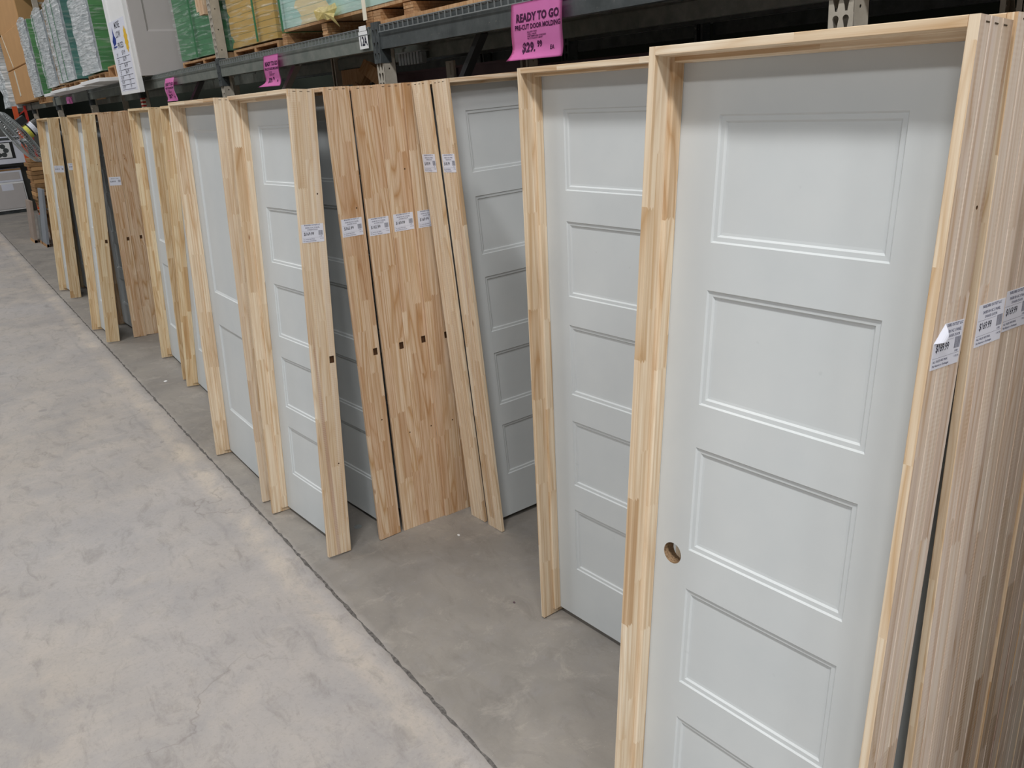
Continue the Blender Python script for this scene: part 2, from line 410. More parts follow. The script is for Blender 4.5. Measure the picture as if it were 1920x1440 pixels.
def five_panels(w):
    out = []
    top = SLAB - .1113
    for k in range(5):
        z1 = top - k*.3614; out.append((.1075, w-.1075, z1-.2594, z1))
    return out
def two_panels(w):
    b = G
    return [(.118, w-.118, .845-.530-b, .845-b), (.118, w-.118, 1.034-b, 1.929-b)]
P5 = [(0, 0), (.0035, .0040), (.0125, .0046), (.0165, .0088), (.0225, .0094)]
P2 = [(0, 0), (.004, .004), (.014, .0085), (.020, .0085)]
def slab_bm(w, panels, prof, th=.035):
    """door slab: x 0..w, front face y=0, back y=th, z 0..SLAB, moulded panels on both faces"""
    bm = NB(); xs = sorted({0, w} | {p[0] for p in panels} | {p[1] for p in panels})
    zs = sorted({0, SLAB} | {p[2] for p in panels} | {p[3] for p in panels})
    pan = {(round(p[0], 5), round(p[2], 5)): p for p in panels}
    for side in (0, 1):
        def Y(d): return d if side == 0 else th - d
        for i in range(len(xs)-1):
            for j in range(len(zs)-1):
                x0, x1, z0, z1 = xs[i], xs[i+1], zs[j], zs[j+1]
                if (round(x0, 5), round(z0, 5)) in pan and abs(pan[(round(x0, 5), round(z0, 5))][3]-z1) < 1e-6:
                    prev = None
                    for d, dep in prof:
                        ring = [bm.verts.new(q) for q in ((x0+d, Y(dep), z0+d), (x1-d, Y(dep), z0+d), (x1-d, Y(dep), z1-d), (x0+d, Y(dep), z1-d))]
                        if prev:
                            for k in range(4): bm.faces.new((prev[k], prev[(k+1) % 4], ring[(k+1) % 4], ring[k]))
                        prev = ring
                    bm.faces.new(prev)
                else:
                    bm.faces.new([bm.verts.new(q) for q in ((x0, Y(0), z0), (x1, Y(0), z0), (x1, Y(0), z1), (x0, Y(0), z1))])
    for i in range(len(xs)-1):
        for z in (0, SLAB): bm.faces.new([bm.verts.new(q) for q in ((xs[i], 0, z), (xs[i+1], 0, z), (xs[i+1], th, z), (xs[i], th, z))])
    for j in range(len(zs)-1):
        for x in (0, w): bm.faces.new([bm.verts.new(q) for q in ((x, 0, zs[j]), (x, th, zs[j]), (x, th, zs[j+1]), (x, 0, zs[j+1]))])
    bmesh.ops.remove_doubles(bm, verts=bm.verts, dist=1e-5)
    return bm
def cut(o, cutter):
    md = o.modifiers.new('b', 'BOOLEAN'); md.object = cutter; md.operation = 'DIFFERENCE'; md.solver = 'EXACT'
    if o.parent: cutter.parent = o.parent
    bpy.context.view_layer.update()
    me = from_eval(o); o.modifiers.clear(); o.data = me
    bpy.data.objects.remove(cutter)
def cyl_y(x, z, r, y0, y1, n=40, mats=None):
    bm = NB(); A = [bm.verts.new((x+r*math.cos(2*math.pi*k/n), y0, z+r*math.sin(2*math.pi*k/n))) for k in range(n)]
    B = [bm.verts.new((v.co.x, y1, v.co.z)) for v in A]
    for k in range(n): bm.faces.new((A[k], A[(k+1) % n], B[(k+1) % n], B[k]))
    bm.faces.new(A); bm.faces.new(B)
    for f in bm.faces: f.material_index = 1
    return obj('cutter', bm, mats or [M['paint'], M['mdf']])
def box_cut(x0, x1, y0, y1, z0, z1, mats):
    bm = NB(); box(bm, x0, x1, y0, y1, z0, z1, 2); return obj('cutter', bm, mats)

def label_items(price, line1, line2='SHAKER DOOR'):
    # label is 0.100 wide and 0.076 high, origin at its centre
    return ([(price, -.041, -.008, .0185, 'LEFT', .012, .95, .82)],
            [('BUILDERS OUTLET LLC', 0, .0315, .0070, 'CENTER', .02),
             (line1, 0, .0205, .0078, 'CENTER', .01, 1.0, .86), (line2, 0, .0125, .0068, 'CENTER', .01),
             ('ALL SALES ARE FINAL', -.045, -.0262, .0056, 'LEFT', .01), ('No Returns or Exchanges', -.045, -.0335, .0056, 'LEFT', .01),
             ('1 PC EA', .030, -.0262, .0052, 'LEFT', .01), ('11050', .029, -.0165, .0052, 'LEFT', .01)])
def make_label(parent, mtx, price='$169.99', line1='24X80 RH HC 5 PANEL', peel=False, detail=True, bend=0.0):
    """mtx maps label plane (x right, y up, z out) into the frame's space"""
    w, h = .050, .038
    bm = NB()
    th = .0006
    if peel:
        outl = [(-w, -h), (w, -h), (w, h), (-.018, h), (-w, .008)]
    else:
        outl = [(-w, -h), (w, -h), (w, h), (-w, h)]
    bot = [bm.verts.new((x, y, .0003)) for x, y in outl]; top = [bm.verts.new((x, y, .0003+th)) for x, y in outl]
    bm.faces.new(bot); bm.faces.new(top)
    for i in range(len(outl)): bm.faces.new((bot[i], bot[(i+1) % len(outl)], top[(i+1) % len(outl)], top[i]))
    if peel:
        # corner curled over the front of the label
        n = 6; pa = Vector((-.018, h, .001)); pb = Vector((-w, .008, .001)); tip = Vector((-.021, .011, .010)); rows = []
        for k in range(n+1):
            t = k/n; q0 = pa.lerp(tip, t); q1 = pb.lerp(tip, t); zz = .009*math.sin(t*1.9)
            rows.append((bm.verts.new((q0.x, q0.y, .001+zz)), bm.verts.new((q1.x, q1.y, .001+zz))))
        for A, B in zip(rows, rows[1:]): bm.faces.new((A[0], A[1], B[1], B[0]))
    bm.transform(mtx)
    lb = obj('price_label', bm, M['paper'], parent)
    lb['label'] = 'white printed price label' + (' with a curled corner' if peel else '')
    big, small = label_items(price, line1)
    if detail:
        if peel:
            small = [s_ for s_ in small if s_[0] not in ()]
            small = [(q[0] if q[1] != 0 else q[0][-15:], .018 if q[1] == 0 else q[1], *q[2:]) for q in small]
        tb = text_bm(big)
        for v in tb.verts: v.co.z = .0011
        tb.transform(mtx); obj('price_lettering', tb, M['ink'], lb)
        tb = text_bm(small)
        for v in tb.verts: v.co.z = .0011
        box(tb, -.048, .022, .0088, .0091, .0010, .0011); box(tb, -.048, .048, -.0188, -.0185, .0010, .0011)
        tb.transform(mtx); obj('small_lettering', tb, M['ink_soft'], lb)
    else:
        tb = text_bm([(price, -.041, -.008, .0185, 'LEFT', .012, .95, .82), (line1, 0, .0205, .0078, 'CENTER', .01, 1.0, .86)])
        for v in tb.verts: v.co.z = .0011
        tb.transform(mtx); obj('lettering', tb, M['ink'], lb)
    bb = NB(); rr = random.Random(hash(line1) % 97); x = .026
    while x < .046:
        ww = rr.choice((.0005, .0009, .0014)); box(bb, x, x+ww, -.010, .010, .0009, .0011); x += ww + rr.choice((.0005, .0008))
    bb.transform(mtx); obj('barcode', bb, M['bars'], lb)
    return lb

def door_frame(x, y, z, yaw, lean, roll, W, label, group, tint='light', kind5=True, tags=None, bore=None, strike=None, small=(),
               staples=True, detail=True, peel=False, gloss=None):
    root = empty('framed_door_unit')
    a, b, c = R(yaw), R(lean), R(roll)
    u = Vector((math.cos(a), math.sin(a), 0)); w = Vector((-math.sin(a), math.cos(a), 0)); v = Vector((0, 0, 1))
    u2 = u*math.cos(c) - v*math.sin(c); v2 = u*math.sin(c) + v*math.cos(c)
    v3 = v2*math.cos(b) + w*math.sin(b); w3 = -v2*math.sin(b) + w*math.cos(b)
    # rest the lowest bottom edge on the floor
    zz = -min((u2*p + w3*q).z for p in (0, W) for q in (0, D))
    root.matrix_world = Matrix(((u2.x, w3.x, v3.x, x), (u2.y, w3.y, v3.y, y), (u2.z, w3.z, v3.z, zz), (0, 0, 0, 1)))
    tag(root, label, 'framed door', group)
    front, back = {'light': ('pine', 'pine_back_light'), 'yellow': ('pine_yellow', 'pine_back_yellow'), 'tan': ('pine_tan', 'pine_back_tan'), 'grey': ('pine', 'pine_back_grey')}[tint]
    mats = [M[front], M[back], M['dark_hole']]
    L = obj('jamb', jamb_bm(H), mats, root)                       # left jamb, rough back at local x=0
    Rj = jamb_bm(H)
    for q in Rj.verts: q.co.x = W - q.co.x
    Rj = obj('jamb', Rj, mats, root)
    if strike:
        side, hz, hw = strike
        if side == 'R': cut(Rj, box_cut(W-.012, W+.01, hw-.011, hw+.011, hz-.016, hz+.016, mats))
        else: cut(L, box_cut(-.01 if side == 'Lo' else .005, .012 if side == 'Lo' else .03, hw-.011, hw+.011, hz-.016, hz+.016, mats))
    for side, hz, hw in small:
        cx = W if side == 'R' else 0
        bmh = NB(); n = 10
        A = [bmh.verts.new((cx-.004, hw+.0035*math.cos(6.2832*k/n), hz+.0035*math.sin(6.2832*k/n))) for k in range(n)]
        B = [bmh.verts.new((cx+.004, q.co.y, q.co.z)) for q in A]
        for k in range(n): bmh.faces.new((A[k], A[(k+1) % n], B[(k+1) % n], B[k]))
        bmh.faces.new(A); bmh.faces.new(B)
        for f in bmh.faces: f.material_index = 2
        cut(Rj if side == 'R' else L, obj('cutter', bmh, mats))
    hd = jamb_bm(W - 2*T, groove=False)                           # head jamb between the side jambs
    # local z -> +x, local x(thickness) -> -z (rough back up)
    mt = Matrix(((0, 0, 1, T), (0, 1, 0, 0), (-1, 0, 0, H), (0, 0, 0, 1)))
    h = obj('head_jamb', hd, mats, root); h.matrix_local = mt
    # stops
    e = .001
    def stop(Ls): 
        bm = NB(); loft(bm, [(0, .049), (S-.003, .049), (S, .052), (S, DW-e), (0, DW-e)], 0, Ls); return bm
    sl = stop(H - T - G); s1 = obj('door_stop', sl, [M[front]], root); s1.location = (T, 0, G)
    sr = stop(H - T - G)
    for q in sr.verts: q.co.x = -q.co.x
    s2 = obj('door_stop', sr, [M[front]], root); s2.location = (W-T, 0, G)
    s3 = obj('door_stop', stop(W - 2*T - 2*S), [M[front]], root)
    s3.matrix_local = Matrix(((0, 0, 1, T+S), (0, 1, 0, 0), (-1, 0, 0, H-T), (0, 0, 0, 1)))
    # slab
    dwid = W - 2*T - 2*GAP
    pans = five_panels(dwid) if kind5 else two_panels(dwid)
    mats2 = [M['paint'], M['mdf']]
    ds = obj('door_slab', slab_bm(dwid, pans, P5 if kind5 else P2), mats2, root)
    if bore: cut(ds, cyl_y(bore[0]-T-GAP, bore[1]-G, .0265, -.02, .06))
    ds.location = (T+GAP, DW, G)
    if staples:
        for jx, sg in ((0, -1), (W, 1)):
            bm = NB()
            for sy in (.026, .056, .088):
                box(bm, jx-.0008 if sg < 0 else jx, jx if sg < 0 else jx+.0008, sy-.006, sy+.006, H-.0105, H-.0085)
            obj('staples', bm, M['staple'], L if jx == 0 else Rj)
    if tags:
        for side, tz, ty, price, l1 in tags:
            if side == 'R': mm = Matrix(((0, 0, 1, W), (1, 0, 0, ty), (0, 1, 0, tz), (0, 0, 0, 1)))
            else: mm = Matrix(((0, 0, -1, 0), (-1, 0, 0, ty), (0, 1, 0, tz), (0, 0, 0, 1)))
            make_label(root, mm, price, l1, peel=peel, detail=detail)
    return root

FG = 'prehung door frames leaning in the row'
door_frame(-1.3380, 1.1169, 0, 3.308, 5.385, .374, .651, 'white five-panel door in pine frame nearest the camera, with round bore hole', FG, 'grey', tags=[('R', 1.565, .058, '$169.99', '24X80 RH HC 5 PANEL')], bore=(.081, .934), peel=True, small=[('R', 1.79, .09)])
door_frame(-1.3400, 1.3360, 0, 2.2, 3.2, 0, .652, 'pine frame directly behind the nearest door, price label partly lifted at its corner', FG, 'grey', tags=[('R', 1.568, .060, '$169.99', '24X80 RH HC 5 PANEL')])
door_frame(-1.3500, 1.4580, 0, 2.4, 3.25, 0, .652, 'pine frame third in the nearest stack, label cut by right photo edge', FG, 'grey', tags=[('R', 1.568, .050, '$169.99', '24X80 RH HC 5 PANEL')])
door_frame(-1.3600, 1.5770, 0, 2.6, 3.3, 0, .652, 'pine frame fourth in the nearest stack, right behind the one with cut-off label', FG, 'grey', detail=False)
door_frame(-1.3600, 1.6960, 0, 2.7, 3.35, 0, .652, 'pine frame fifth in the nearest stack, standing in shade at right edge', FG, 'grey', detail=False)
door_frame(-1.3650, 1.8150, 0, 2.8, 3.4, 0, .652, 'pine frame sixth in the nearest stack, only its lower back side seen', FG, 'grey', detail=False)
door_frame(-1.3700, 1.9340, 0, 2.9, 3.45, 0, .652, 'hindmost pine frame of the nearest stack, lost in shade at lower right corner', FG, 'grey', detail=False)
door_frame(-.2600, 1.3000, 0, 2.5, 4.0, 0, .704, 'unseen pine framed door added to shade the nearest stack', FG, 'light', detail=False)  # three unseen doors added right of the row to shade the nearest stack
door_frame(-.2600, 1.4600, 0, 2.5, 4.0, 0, .704, 'second unseen pine framed door added to shade the nearest stack', FG, 'light', detail=False)
door_frame(-.2600, 1.6200, 0, 2.5, 4.0, 0, .704, 'third unseen pine framed door added to shade the nearest stack', FG, 'light', detail=False)
door_frame(-2.3555, 1.6634, 0, 3.561, 1.345, .274, .751, 'white five-panel door in pine frame standing alone left of the nearest door', FG, 'light')
door_frame(-3.0262, 1.9370, 0, 90.136, 2.134, -.935, .750, 'grey-looking five-panel door turned sideways, its face in shade towards the camera', FG, 'light', tags=[('L', 1.739, .056, '$185.99', '30X80 LH HC 5 PANEL')])
door_frame(-3.1680, 1.9332, 0, 92.0, 1.518, -1.475, .750, 'sideways pine frame between the shaded grey door and the fanned-out stack', FG, 'light', tags=[('L', 1.739, .058, '$185.99', '30X80 LH HC 5 PANEL')])
door_frame(-4.0209, 1.1526, 0, 3.326, 4.271, -.468, .650, 'white five-panel door in pine frame leaning at the front of the middle stack', FG, 'light', tags=[('R', 1.500, .056, '$169.99', '24X80 LH HC 5 PANEL')], strike=('R', .942, .096), small=[('R', .45, .088), ('R', 1.66, .092)])
MG = 'tan pine frames stacked behind the front door of the middle stack'
pl = dict(detail=True)
door_frame(-4.1122, 1.4007, 0, 4.252, .901, -.222, .750, 'reddish tan pine frame beside the dark gap, first of the middle stack', FG, 'tan', tags=[('R', 1.502, .052, '$165.99', '30X80 RH HC 5 PANEL')], strike=('R', .933, .092), small=[('R', .602, .084), ('R', 1.58, .084)])
door_frame(-4.1217, 1.5780, 0, 1.0, .55, 0, .750, 'tan pine frame second from the dark gap in the middle stack', FG, 'tan', tags=[('R', 1.492, .052, '$165.99', '30X80 RH HC 5 PANEL')], strike=('R', .934, .096), small=[('R', .50, .09)])
door_frame(-4.1195, 1.6948, 0, 1.0, .55, 0, .750, 'tan pine frame third from the dark gap in the middle stack', FG, 'tan', tags=[('R', 1.493, .057, '$169.99', '30X80 RH HC 5 PANEL')], strike=('R', .938, .096), small=[('R', 1.72, .09), ('R', .50, .09)])
door_frame(-4.1102, 1.8118, 0, 1.0, .55, .03, .750, 'tan pine frame in middle stack whose label is half hidden by a sideways frame', FG, 'tan', tags=[('R', 1.493, .057, '$169.99', '30X80 RH HC 5 PANEL')], strike=('R', .935, .10), small=[('R', .50, .09)])
door_frame(-4.1102, 1.9288, 0, 1.0, .55, .03, .750, 'rearmost tan pine frame of middle stack, a sliver of its foot showing', FG, 'tan', detail=False)
door_frame(-5.0385, 1.1727, 0, -.723, 3.428, .100, .860, 'wide white two-panel door in pine frame left of the middle stack', FG, 'light', kind5=False)
door_frame(-6.5839, 1.4194, 0, -2.163, 5.946, -.056, .704, 'pine frame mostly hidden behind the wide two-panel door, strike hole in its jamb', FG, 'yellow', kind5=False, strike=('L', .937, .094), detail=False)
door_frame(-7.5984, 1.4816, 0, -2.462, 4.201, .258, .818, 'white two-panel door in pine frame right of the far tan frames', FG, 'yellow', kind5=False, detail=False)
door_frame(-9.3112, 1.4400, 0, 2.0, 3.35, -.03, .737, 'pine frame with small white label, directly behind the far door with dark gap', FG, 'tan', kind5=True, strike=('R', .941, .088), tags=[('R', 1.472, .056, '$189.99', '28X80 RH HC 2 PANEL')], small=[('R', 1.66, .05)], detail=False)
door_frame(-9.3300, 1.5575, 0, 2.0, 3.35, .0, .750, 'pine frame between the small white label and the far two-panel door', FG, 'tan', kind5=True, strike=('R', .941, .088), small=[('R', 1.66, .05)], detail=False)
door_frame(-9.3400, 1.6750, 0, 2.0, 3.35, .0, .760, 'pine frame third behind the far door, only its back edge showing', FG, 'tan', kind5=True, detail=False)
door_frame(-9.2671, 1.2111, 0, .646, 6.391, -.173, .697, 'white door in yellowish pine frame, second front frame from far end', FG, 'yellow', kind5=False, strike=('R', .948, .093), small=[('R', 1.64, .09), ('R', .42, .09)], detail=False)
door_frame(-11.9347, 1.3014, 0, 1.919, 6.005, -.068, .701, 'white door in yellowish pine frame at the far end of the row', FG, 'yellow', kind5=False, tags=[('R', 1.51, .056, '$189.99', '28X80 LH HC 2 PANEL')], detail=False)
door_frame(-11.9143, 1.5000, 0, 1.804, 4.095, -.019, .700, 'pine frame with label behind the far-end door, across a dark wedge', FG, 'yellow', kind5=False, tags=[('R', 1.52, .056, '$189.99', '28X80 LH HC 2 PANEL')], detail=False)

# ------------------------------------------------------------ pallet rack
PX = [-1.613, -4.477, -7.249, -10.02, -12.80, -15.57, -18.34]
PW, PD, YF = .081, .075, 2.308
def keyhole(cx, cz, s=1.0):
    pts = [(cx + .0105*s*math.cos(t), cz + .0105*s*math.sin(t)) for t in [math.pi*(-.18 + 1.36*k/12) for k in range(13)]]
    return pts + [(cx - .0045*s, cz - .030*s), (cx + .0045*s, cz - .030*s)]
def stacked(row, rh, w, z0, z1, th, first):
    bm = NB(); box(bm, 0, w, -th/2, th/2, 0, z0)
    z = z0
    while z < z1:
        n0 = len(bm.verts); bm.from_mesh(row); bm.verts.ensure_lookup_table()
        for v in bm.verts[n0:]: v.co.z += z
        z += rh
    me = bpy.data.meshes.new('plate'); bm.to_mesh(me); bm.free(); return me
_row = curve2d([[(0, 0), (PW, 0), (PW, .0508), (0, .0508)], keyhole(.024, .036), keyhole(PW-.024, .036)], .0025)
_row.transform(Matrix(((1, 0, 0, 0), (0, 0, -1, 0), (0, 1, 0, 0), (0, 0, 0, 1))))
_plate = stacked(_row, .0508, PW, 1.80, 4.55, .0025, 0)
_row2 = curve2d([[(0, 0), (PD, 0), (PD, .15), (0, .15)], [(.032 + .0055*math.cos(6.2832*k/10), .07 + .0055*math.sin(6.2832*k/10)) for k in range(10)]], .0025)
_row2.transform(Matrix(((1, 0, 0, 0), (0, 0, -1, 0), (0, 1, 0, 0), (0, 0, 0, 1))))
_side = stacked(_row2, .15, PD, 1.80, 4.5, .0025, 0)
_side.transform(Matrix(((0, 1, 0, 0), (1, 0, 0, 0), (0, 0, 1, 0), (0, 0, 0, 1))))
def post_mesh(top=4.6):
    bm = NB(); bm.from_mesh(_plate)
    for xx in (.00125, PW-.00125):
        n0 = len(bm.verts); bm.from_mesh(_side); bm.verts.ensure_lookup_table()
        for v in bm.verts[n0:]: v.co.x += xx
    box(bm, .0, .022, PD-.003, PD, 0, 4.6); box(bm, PW-.022, PW, PD-.003, PD, 0, 4.6)
    if top < 4.6: bmesh.ops.bisect_plane(bm, geom=bm.verts[:]+bm.edges[:]+bm.faces[:], plane_co=(0, 0, top), plane_no=(0, 0, 1), clear_outer=True)
    return bm
def upright(x, label, mat, y0=YF, tape=False, depth=1.06, hf=4.6, hr=4.6):
    root = empty('rack_upright', (x, y0, 0), label=label, cat='rack upright')
    p = obj('front_post', post_mesh(hf), mat, root)
    if tape:
        bm = NB()
        for k in range(6): box(bm, -.002, PW+.002, -.003, .03, 2.04+k*.036, 2.04+k*.036+.018)
        q = obj('red_tape', bm, M['red'], p)
        bm = NB()
        for k in range(6): box(bm, -.002, PW+.002, -.003, .03, 2.058+k*.036, 2.058+k*.036+.018)
        obj('white_tape', bm, M['tape'], p)
    b = post_mesh(hr)
    for v in b.verts: v.co.y = depth - v.co.y
    obj('rear_post', b, mat, root)
    bm = NB(); box(bm, -.03, PW+.03, -.02, PD+.02, 0, .006); obj('base_plate', bm, mat, root)
    zz = [.15, 1.05, 1.95, 2.85, 3.75]
    for k, z in enumerate(zz):
        if z > hf: break
        bm = NB(); bar(bm, (PW/2, PD, z), (PW/2, depth-PD, z), .03, .03); obj('brace', bm, mat, root)
        if k < 4 and zz[k+1] < hf and k != 2:
            bm = NB(); bar(bm, (PW/2, PD, z+.04), (PW/2, depth-PD, zz[k+1]-.04), .03, .03); obj('brace', bm, mat, root)
    return root
names_up = ['pale rack upright with teardrop slots rising above the nearest door', 'rack upright beside the 12A tag, teardrop slots below the beam',
            'tan rack upright between the yellow stack and the hanging grey door sample', 'rack upright with red and white tape under the price list',
            'rack upright under the green-sided wrapped stack', 'rack upright under the pair of blue-white wrapped stacks', 'far rack upright beside the brown cartons']
for i, x in enumerate(PX): upright(x, names_up[i], M['rack_tan'], tape=(i == 3), hf=(4.6, 2.38, 4.6, 4.6, 2.38, 4.6, 2.38)[i], hr=(4.6, 2.38, 4.6, 4.6, 2.38, 4.6, 4.6)[i])

BZ0, BZ1 = 2.270, 2.384
def connector_bm(x, sgn):
    """hook plate at a beam end, x is the post edge side"""
    spl = [[(0, 0), (.042, 0), (.042, .21), (0, .21)], keyhole(.021, .165, .8), keyhole(.021, .10, .8), keyhole(.021, .045, .8)]
    me = curve2d(spl, .004); bm = NB(); bm.from_mesh(me)
    bm.transform(Matrix(((sgn, 0, 0, x), (0, 0, -1, -.004), (0, 1, 0, 2.20), (0, 0, 0, 1))))
    box(bm, min(x, x-sgn*.004), max(x, x-sgn*.004), -.004, .055, 2.20, 2.41)
    return bm
def beam(x0, x1, y, mat, label, group=None, hooks=True, front=-1):
    root = empty('rack_beam', ((x0+x1)/2, y, 0), label=label, cat='rack beam', group=group)
    cx = (x0+x1)/2
    bm = NB(); pr = [(0, BZ0), (.050, BZ0), (.050, BZ1-.03), (.036, BZ1-.03), (.036, BZ1), (.004, BZ1), (0, BZ1-.004)]
    rings = []
    for X in (x0-cx, x1-cx): rings.append([bm.verts.new((X, a if front < 0 else -a, b)) for a, b in pr])
    n = len(pr)
    for i in range(n): bm.faces.new((rings[0][i], rings[0][(i+1) % n], rings[1][(i+1) % n], rings[1][i]))
    bm.faces.new(rings[0]); bm.faces.new(rings[1])
    obj('beam_bar', bm, mat, root)
    if hooks:
        obj('beam_connector', connector_bm(x0-cx, -1), M['rack_dark'], root)
        obj('beam_connector', connector_bm(x1-cx, 1), M['rack_dark'], root)
    return root
def deck(x0, x1, y0, y1, label, group, support=True):
    root = empty('wire_deck', ((x0+x1)/2, (y0+y1)/2, BZ1), label=label, cat='wire deck', group=group)
    cx, cy = (x0+x1)/2, (y0+y1)/2; bm = NB(); r = .0022
    n = int((x1-x0)/.052); ya, yb = y0-cy, y1-cy
    for k in range(n+1):
        X = x0-cx + .006 + (x1-x0-.012)*k/n
        box(bm, X-r, X+r, ya-.004, yb, .001, .001+2*r)
        box(bm, X-r, X+r, ya-.006, ya-.0016, -.030, .0055)
    for Y in [ya+.10*j for j in range(int((yb-ya)/.10)+1)]: box(bm, x0-cx, x1-cx, Y-r, Y+r, .005, .005+2*r)
    box(bm, x0-cx, x1-cx, ya-.0105, ya-.006, -.031, -.0265)
    obj('wire_mesh', bm, M['galv'], root)
    if support:
        for f in (.12, .5, .88):
            bm = NB(); X = (x1-x0)*(f-.5); box(bm, X-.02, X+.02, ya+.052, yb, -.022, 0.0); obj('support_channel', bm, M['galv'], root)
    return root
bay_names = ['dark blue-grey rack beam running behind the nearest pink sign', 'grey-green rack beam carrying the 12A tag and middle pink sign',
             'grey-green rack beam behind the hanging price list and farthest pink sign', 'rack beam with white scuffs left of the hanging price list',
             'rack beam under the blue-white wrapped stacks', 'farthest rack beam under the brown cartons']
for i in range(len(PX)-1):
    x0, x1 = PX[i+1]+PW, PX[i]
    beam(x0, x1, 2.302, M['rack_green'] if i else M['rack_dark'], bay_names[i])
    beam(x0, x1, 3.372, M['rack_green'], 'rear rack beam in shade behind the row', 'rear rack beams', hooks=False, front=1)
    xm = (x0+x1)/2
    side = ['nearest pink sign', 'middle pink sign', 'price list', 'green-sided stack', 'blue-white stacks', 'brown cartons'][i]
    if i < 4:
        deck(x0+.02, xm-.01, 2.298, 3.37, 'galvanised wire deck, left half, near the '+side, 'wire decks on the front rack')
        deck(xm+.01, x1-.02, 2.298, 3.37, 'galvanised wire deck, right half, near the '+side, 'wire decks on the front rack')
    if i < 3:
        beam(x0, x1, 3.62, M['rack_dark'], 'dark beam of the back-to-back rack', 'beams of the rack behind', hooks=False)
        beam(x0, x1, 4.95, M['rack_dark'], 'dark beam of the back-to-back rack', 'beams of the rack behind', hooks=False)
        deck(x0+.02, x1-.02, 4.93, 5.5, 'pale strip of decking far back, behind the '+side, 'wire decks on the rack behind', support=False)
beam(PX[0]+PW, PX[0]+PW+2.7, 2.302, M['rack_dark'], 'rack beam to the right of the pale upright', hooks=True)
for i in (0, 1, 2): upright(PX[i], 'rear rack upright in shade, bay %s' % ['nearest', 'middle', 'third'][i], M['rack_dark'], y0=3.62, depth=1.3, hf=2.38, hr=2.38)
# diagonal struts under the beams
for a, b, m, l in (((-3.54, 2.40, 2.28), (-3.98, 2.40, 1.85), M['black'], 'black diagonal strut left of the nearest pink sign'),
                   ((-5.82, 2.40, 2.28), (-6.42, 2.40, 1.95), M['brace'], 'grey diagonal strut right of the middle pink sign'),
                   ((-8.05, 2.40, 2.28), (-8.75, 2.40, 1.98), M['black'], 'dark diagonal strut right of the farthest pink sign')):
    bm = NB(); bar(bm, a, b, .03, .045, up=(0, 1, 0)); tag(obj('diagonal_strut', bm, m), l, 'strut')

# things stored deep inside the rack
bm = NB(); box(bm, -6.45, -4.55, 3.44, 3.50, 2.10, 2.19, bev=.004); box(bm, -6.45, -4.55, 3.42, 3.52, 2.186, 2.20)
o = empty('stored_rail', (0, 0, 0), label='dusty maroon steel rail lying under the rack, behind the shaded grey door', cat='steel rail')
obj('rail_bar', bm, M['maroon'], o)
bm = NB(); box(bm, -5.53, -5.43, 3.40, 3.425, 2.12, 2.235, bev=.003); box(bm, -5.50, -5.46, 3.39, 3.40, 2.14, 2.22)
obj('cream_bracket', bm, M['rack_tan'], o)
bm = NB(); box(bm, -4.55, -1.7, 3.44, 3.50, 2.06, 2.15, bev=.004)
tag(obj('stored_rail', bm, M['maroon']), 'dark steel rail under the rack above the second nearest door', 'steel rail')
bm = NB()
for k in range(7):
    box(bm, -5.93+k*.045, -5.90+k*.045, 3.24, 3.30, 2.235, 2.315)
box(bm, -5.94, -5.60, 3.25, 3.29, 2.24, 2.31); box(bm, -5.96, -5.56, 3.22, 3.30, 2.315, 2.322)
tag(obj('ribbed_bracket', bm, M['galv']), 'ribbed galvanised bracket hanging beside the 12A upright', 'bracket')
bm = NB(); box(bm, -7.08, -6.36, 3.30, 3.35, 2.145, 2.265, bev=.003)
tag(obj('wood_plank', bm, M['lumber']), 'weathered plank on edge under the beam left of the 12A upright', 'plank')
def leaning_pallet(loc, rot, label):
    root = empty('wooden_pallet', loc, rot, label, 'pallet')
    for k in range(6): 
        bm = NB(); box(bm, -.5, .5, 0, .016, k*.19, k*.19+.10); obj('deck_board', bm, M['lumber'], root)
    for X in (-.48, -.02, .44):
        bm = NB(); box(bm, X, X+.04, .016, .10, 0, 1.05); obj('stringer', bm, M['lumber'], root)
leaning_pallet((-6.35, 2.85, 1.20), (R(-18), R(28), R(8)), 'reddish wooden pallet propped on edge inside the rack, behind the middle pink sign')
# pallet lying flat: deck boards above and below its stringers
def pallet(x0, x1, y0, y1, z0, label, hgt=.115, nst=4, group=None):
    root = empty('wooden_pallet', ((x0+x1)/2, (y0+y1)/2, z0), label=label, cat='pallet', group=group)
    w, d = (x1-x0)/2, (y1-y0)/2
    for k in range(5):
        y = -d + (2*d-.10)*k/4
        for za, zb in ((hgt-.016, hgt), (0, .016)):
            if za == 0 and k in (1, 3): continue
            bm = NB(); box(bm, -w, w, y, y+.10, za, zb); obj('deck_board', bm, M['lumber'], root)
    for k in range(nst):
        x = -w + (2*w-.04)*k/(nst-1)
        bm = NB(); box(bm, x, x+.04, -d, d, .016, hgt-.016); obj('stringer', bm, M['lumber'], root)
    return root

# ------------------------------------------------------------ packs on the deck
DZ = BZ1 + .010
def shell(bm, x0, x1, y0, y1, z0, z1, n=10, amp=.012, seed=1, mi=0):
    rr = random.Random(seed)
    b2 = NB(); bmesh.ops.create_cube(b2, size=1)
    bmesh.ops.subdivide_edges(b2, edges=b2.edges, cuts=n, use_grid_fill=True)
    for v in b2.verts:
        c = v.co.copy()
        v.co = Vector((x0 + (c.x+.5)*(x1-x0), y0 + (c.y+.5)*(y1-y0), z0 + (c.z+.5)*(z1-z0)))
        for ax in range(3):
            if abs(abs(c[ax])-.5) < 1e-5: v.co[ax] += math.copysign(rr.uniform(0, amp), c[ax])
    me = bpy.data.meshes.new('s'); b2.to_mesh(me); b2.free(); bm.from_mesh(me); bpy.data.meshes.remove(me)
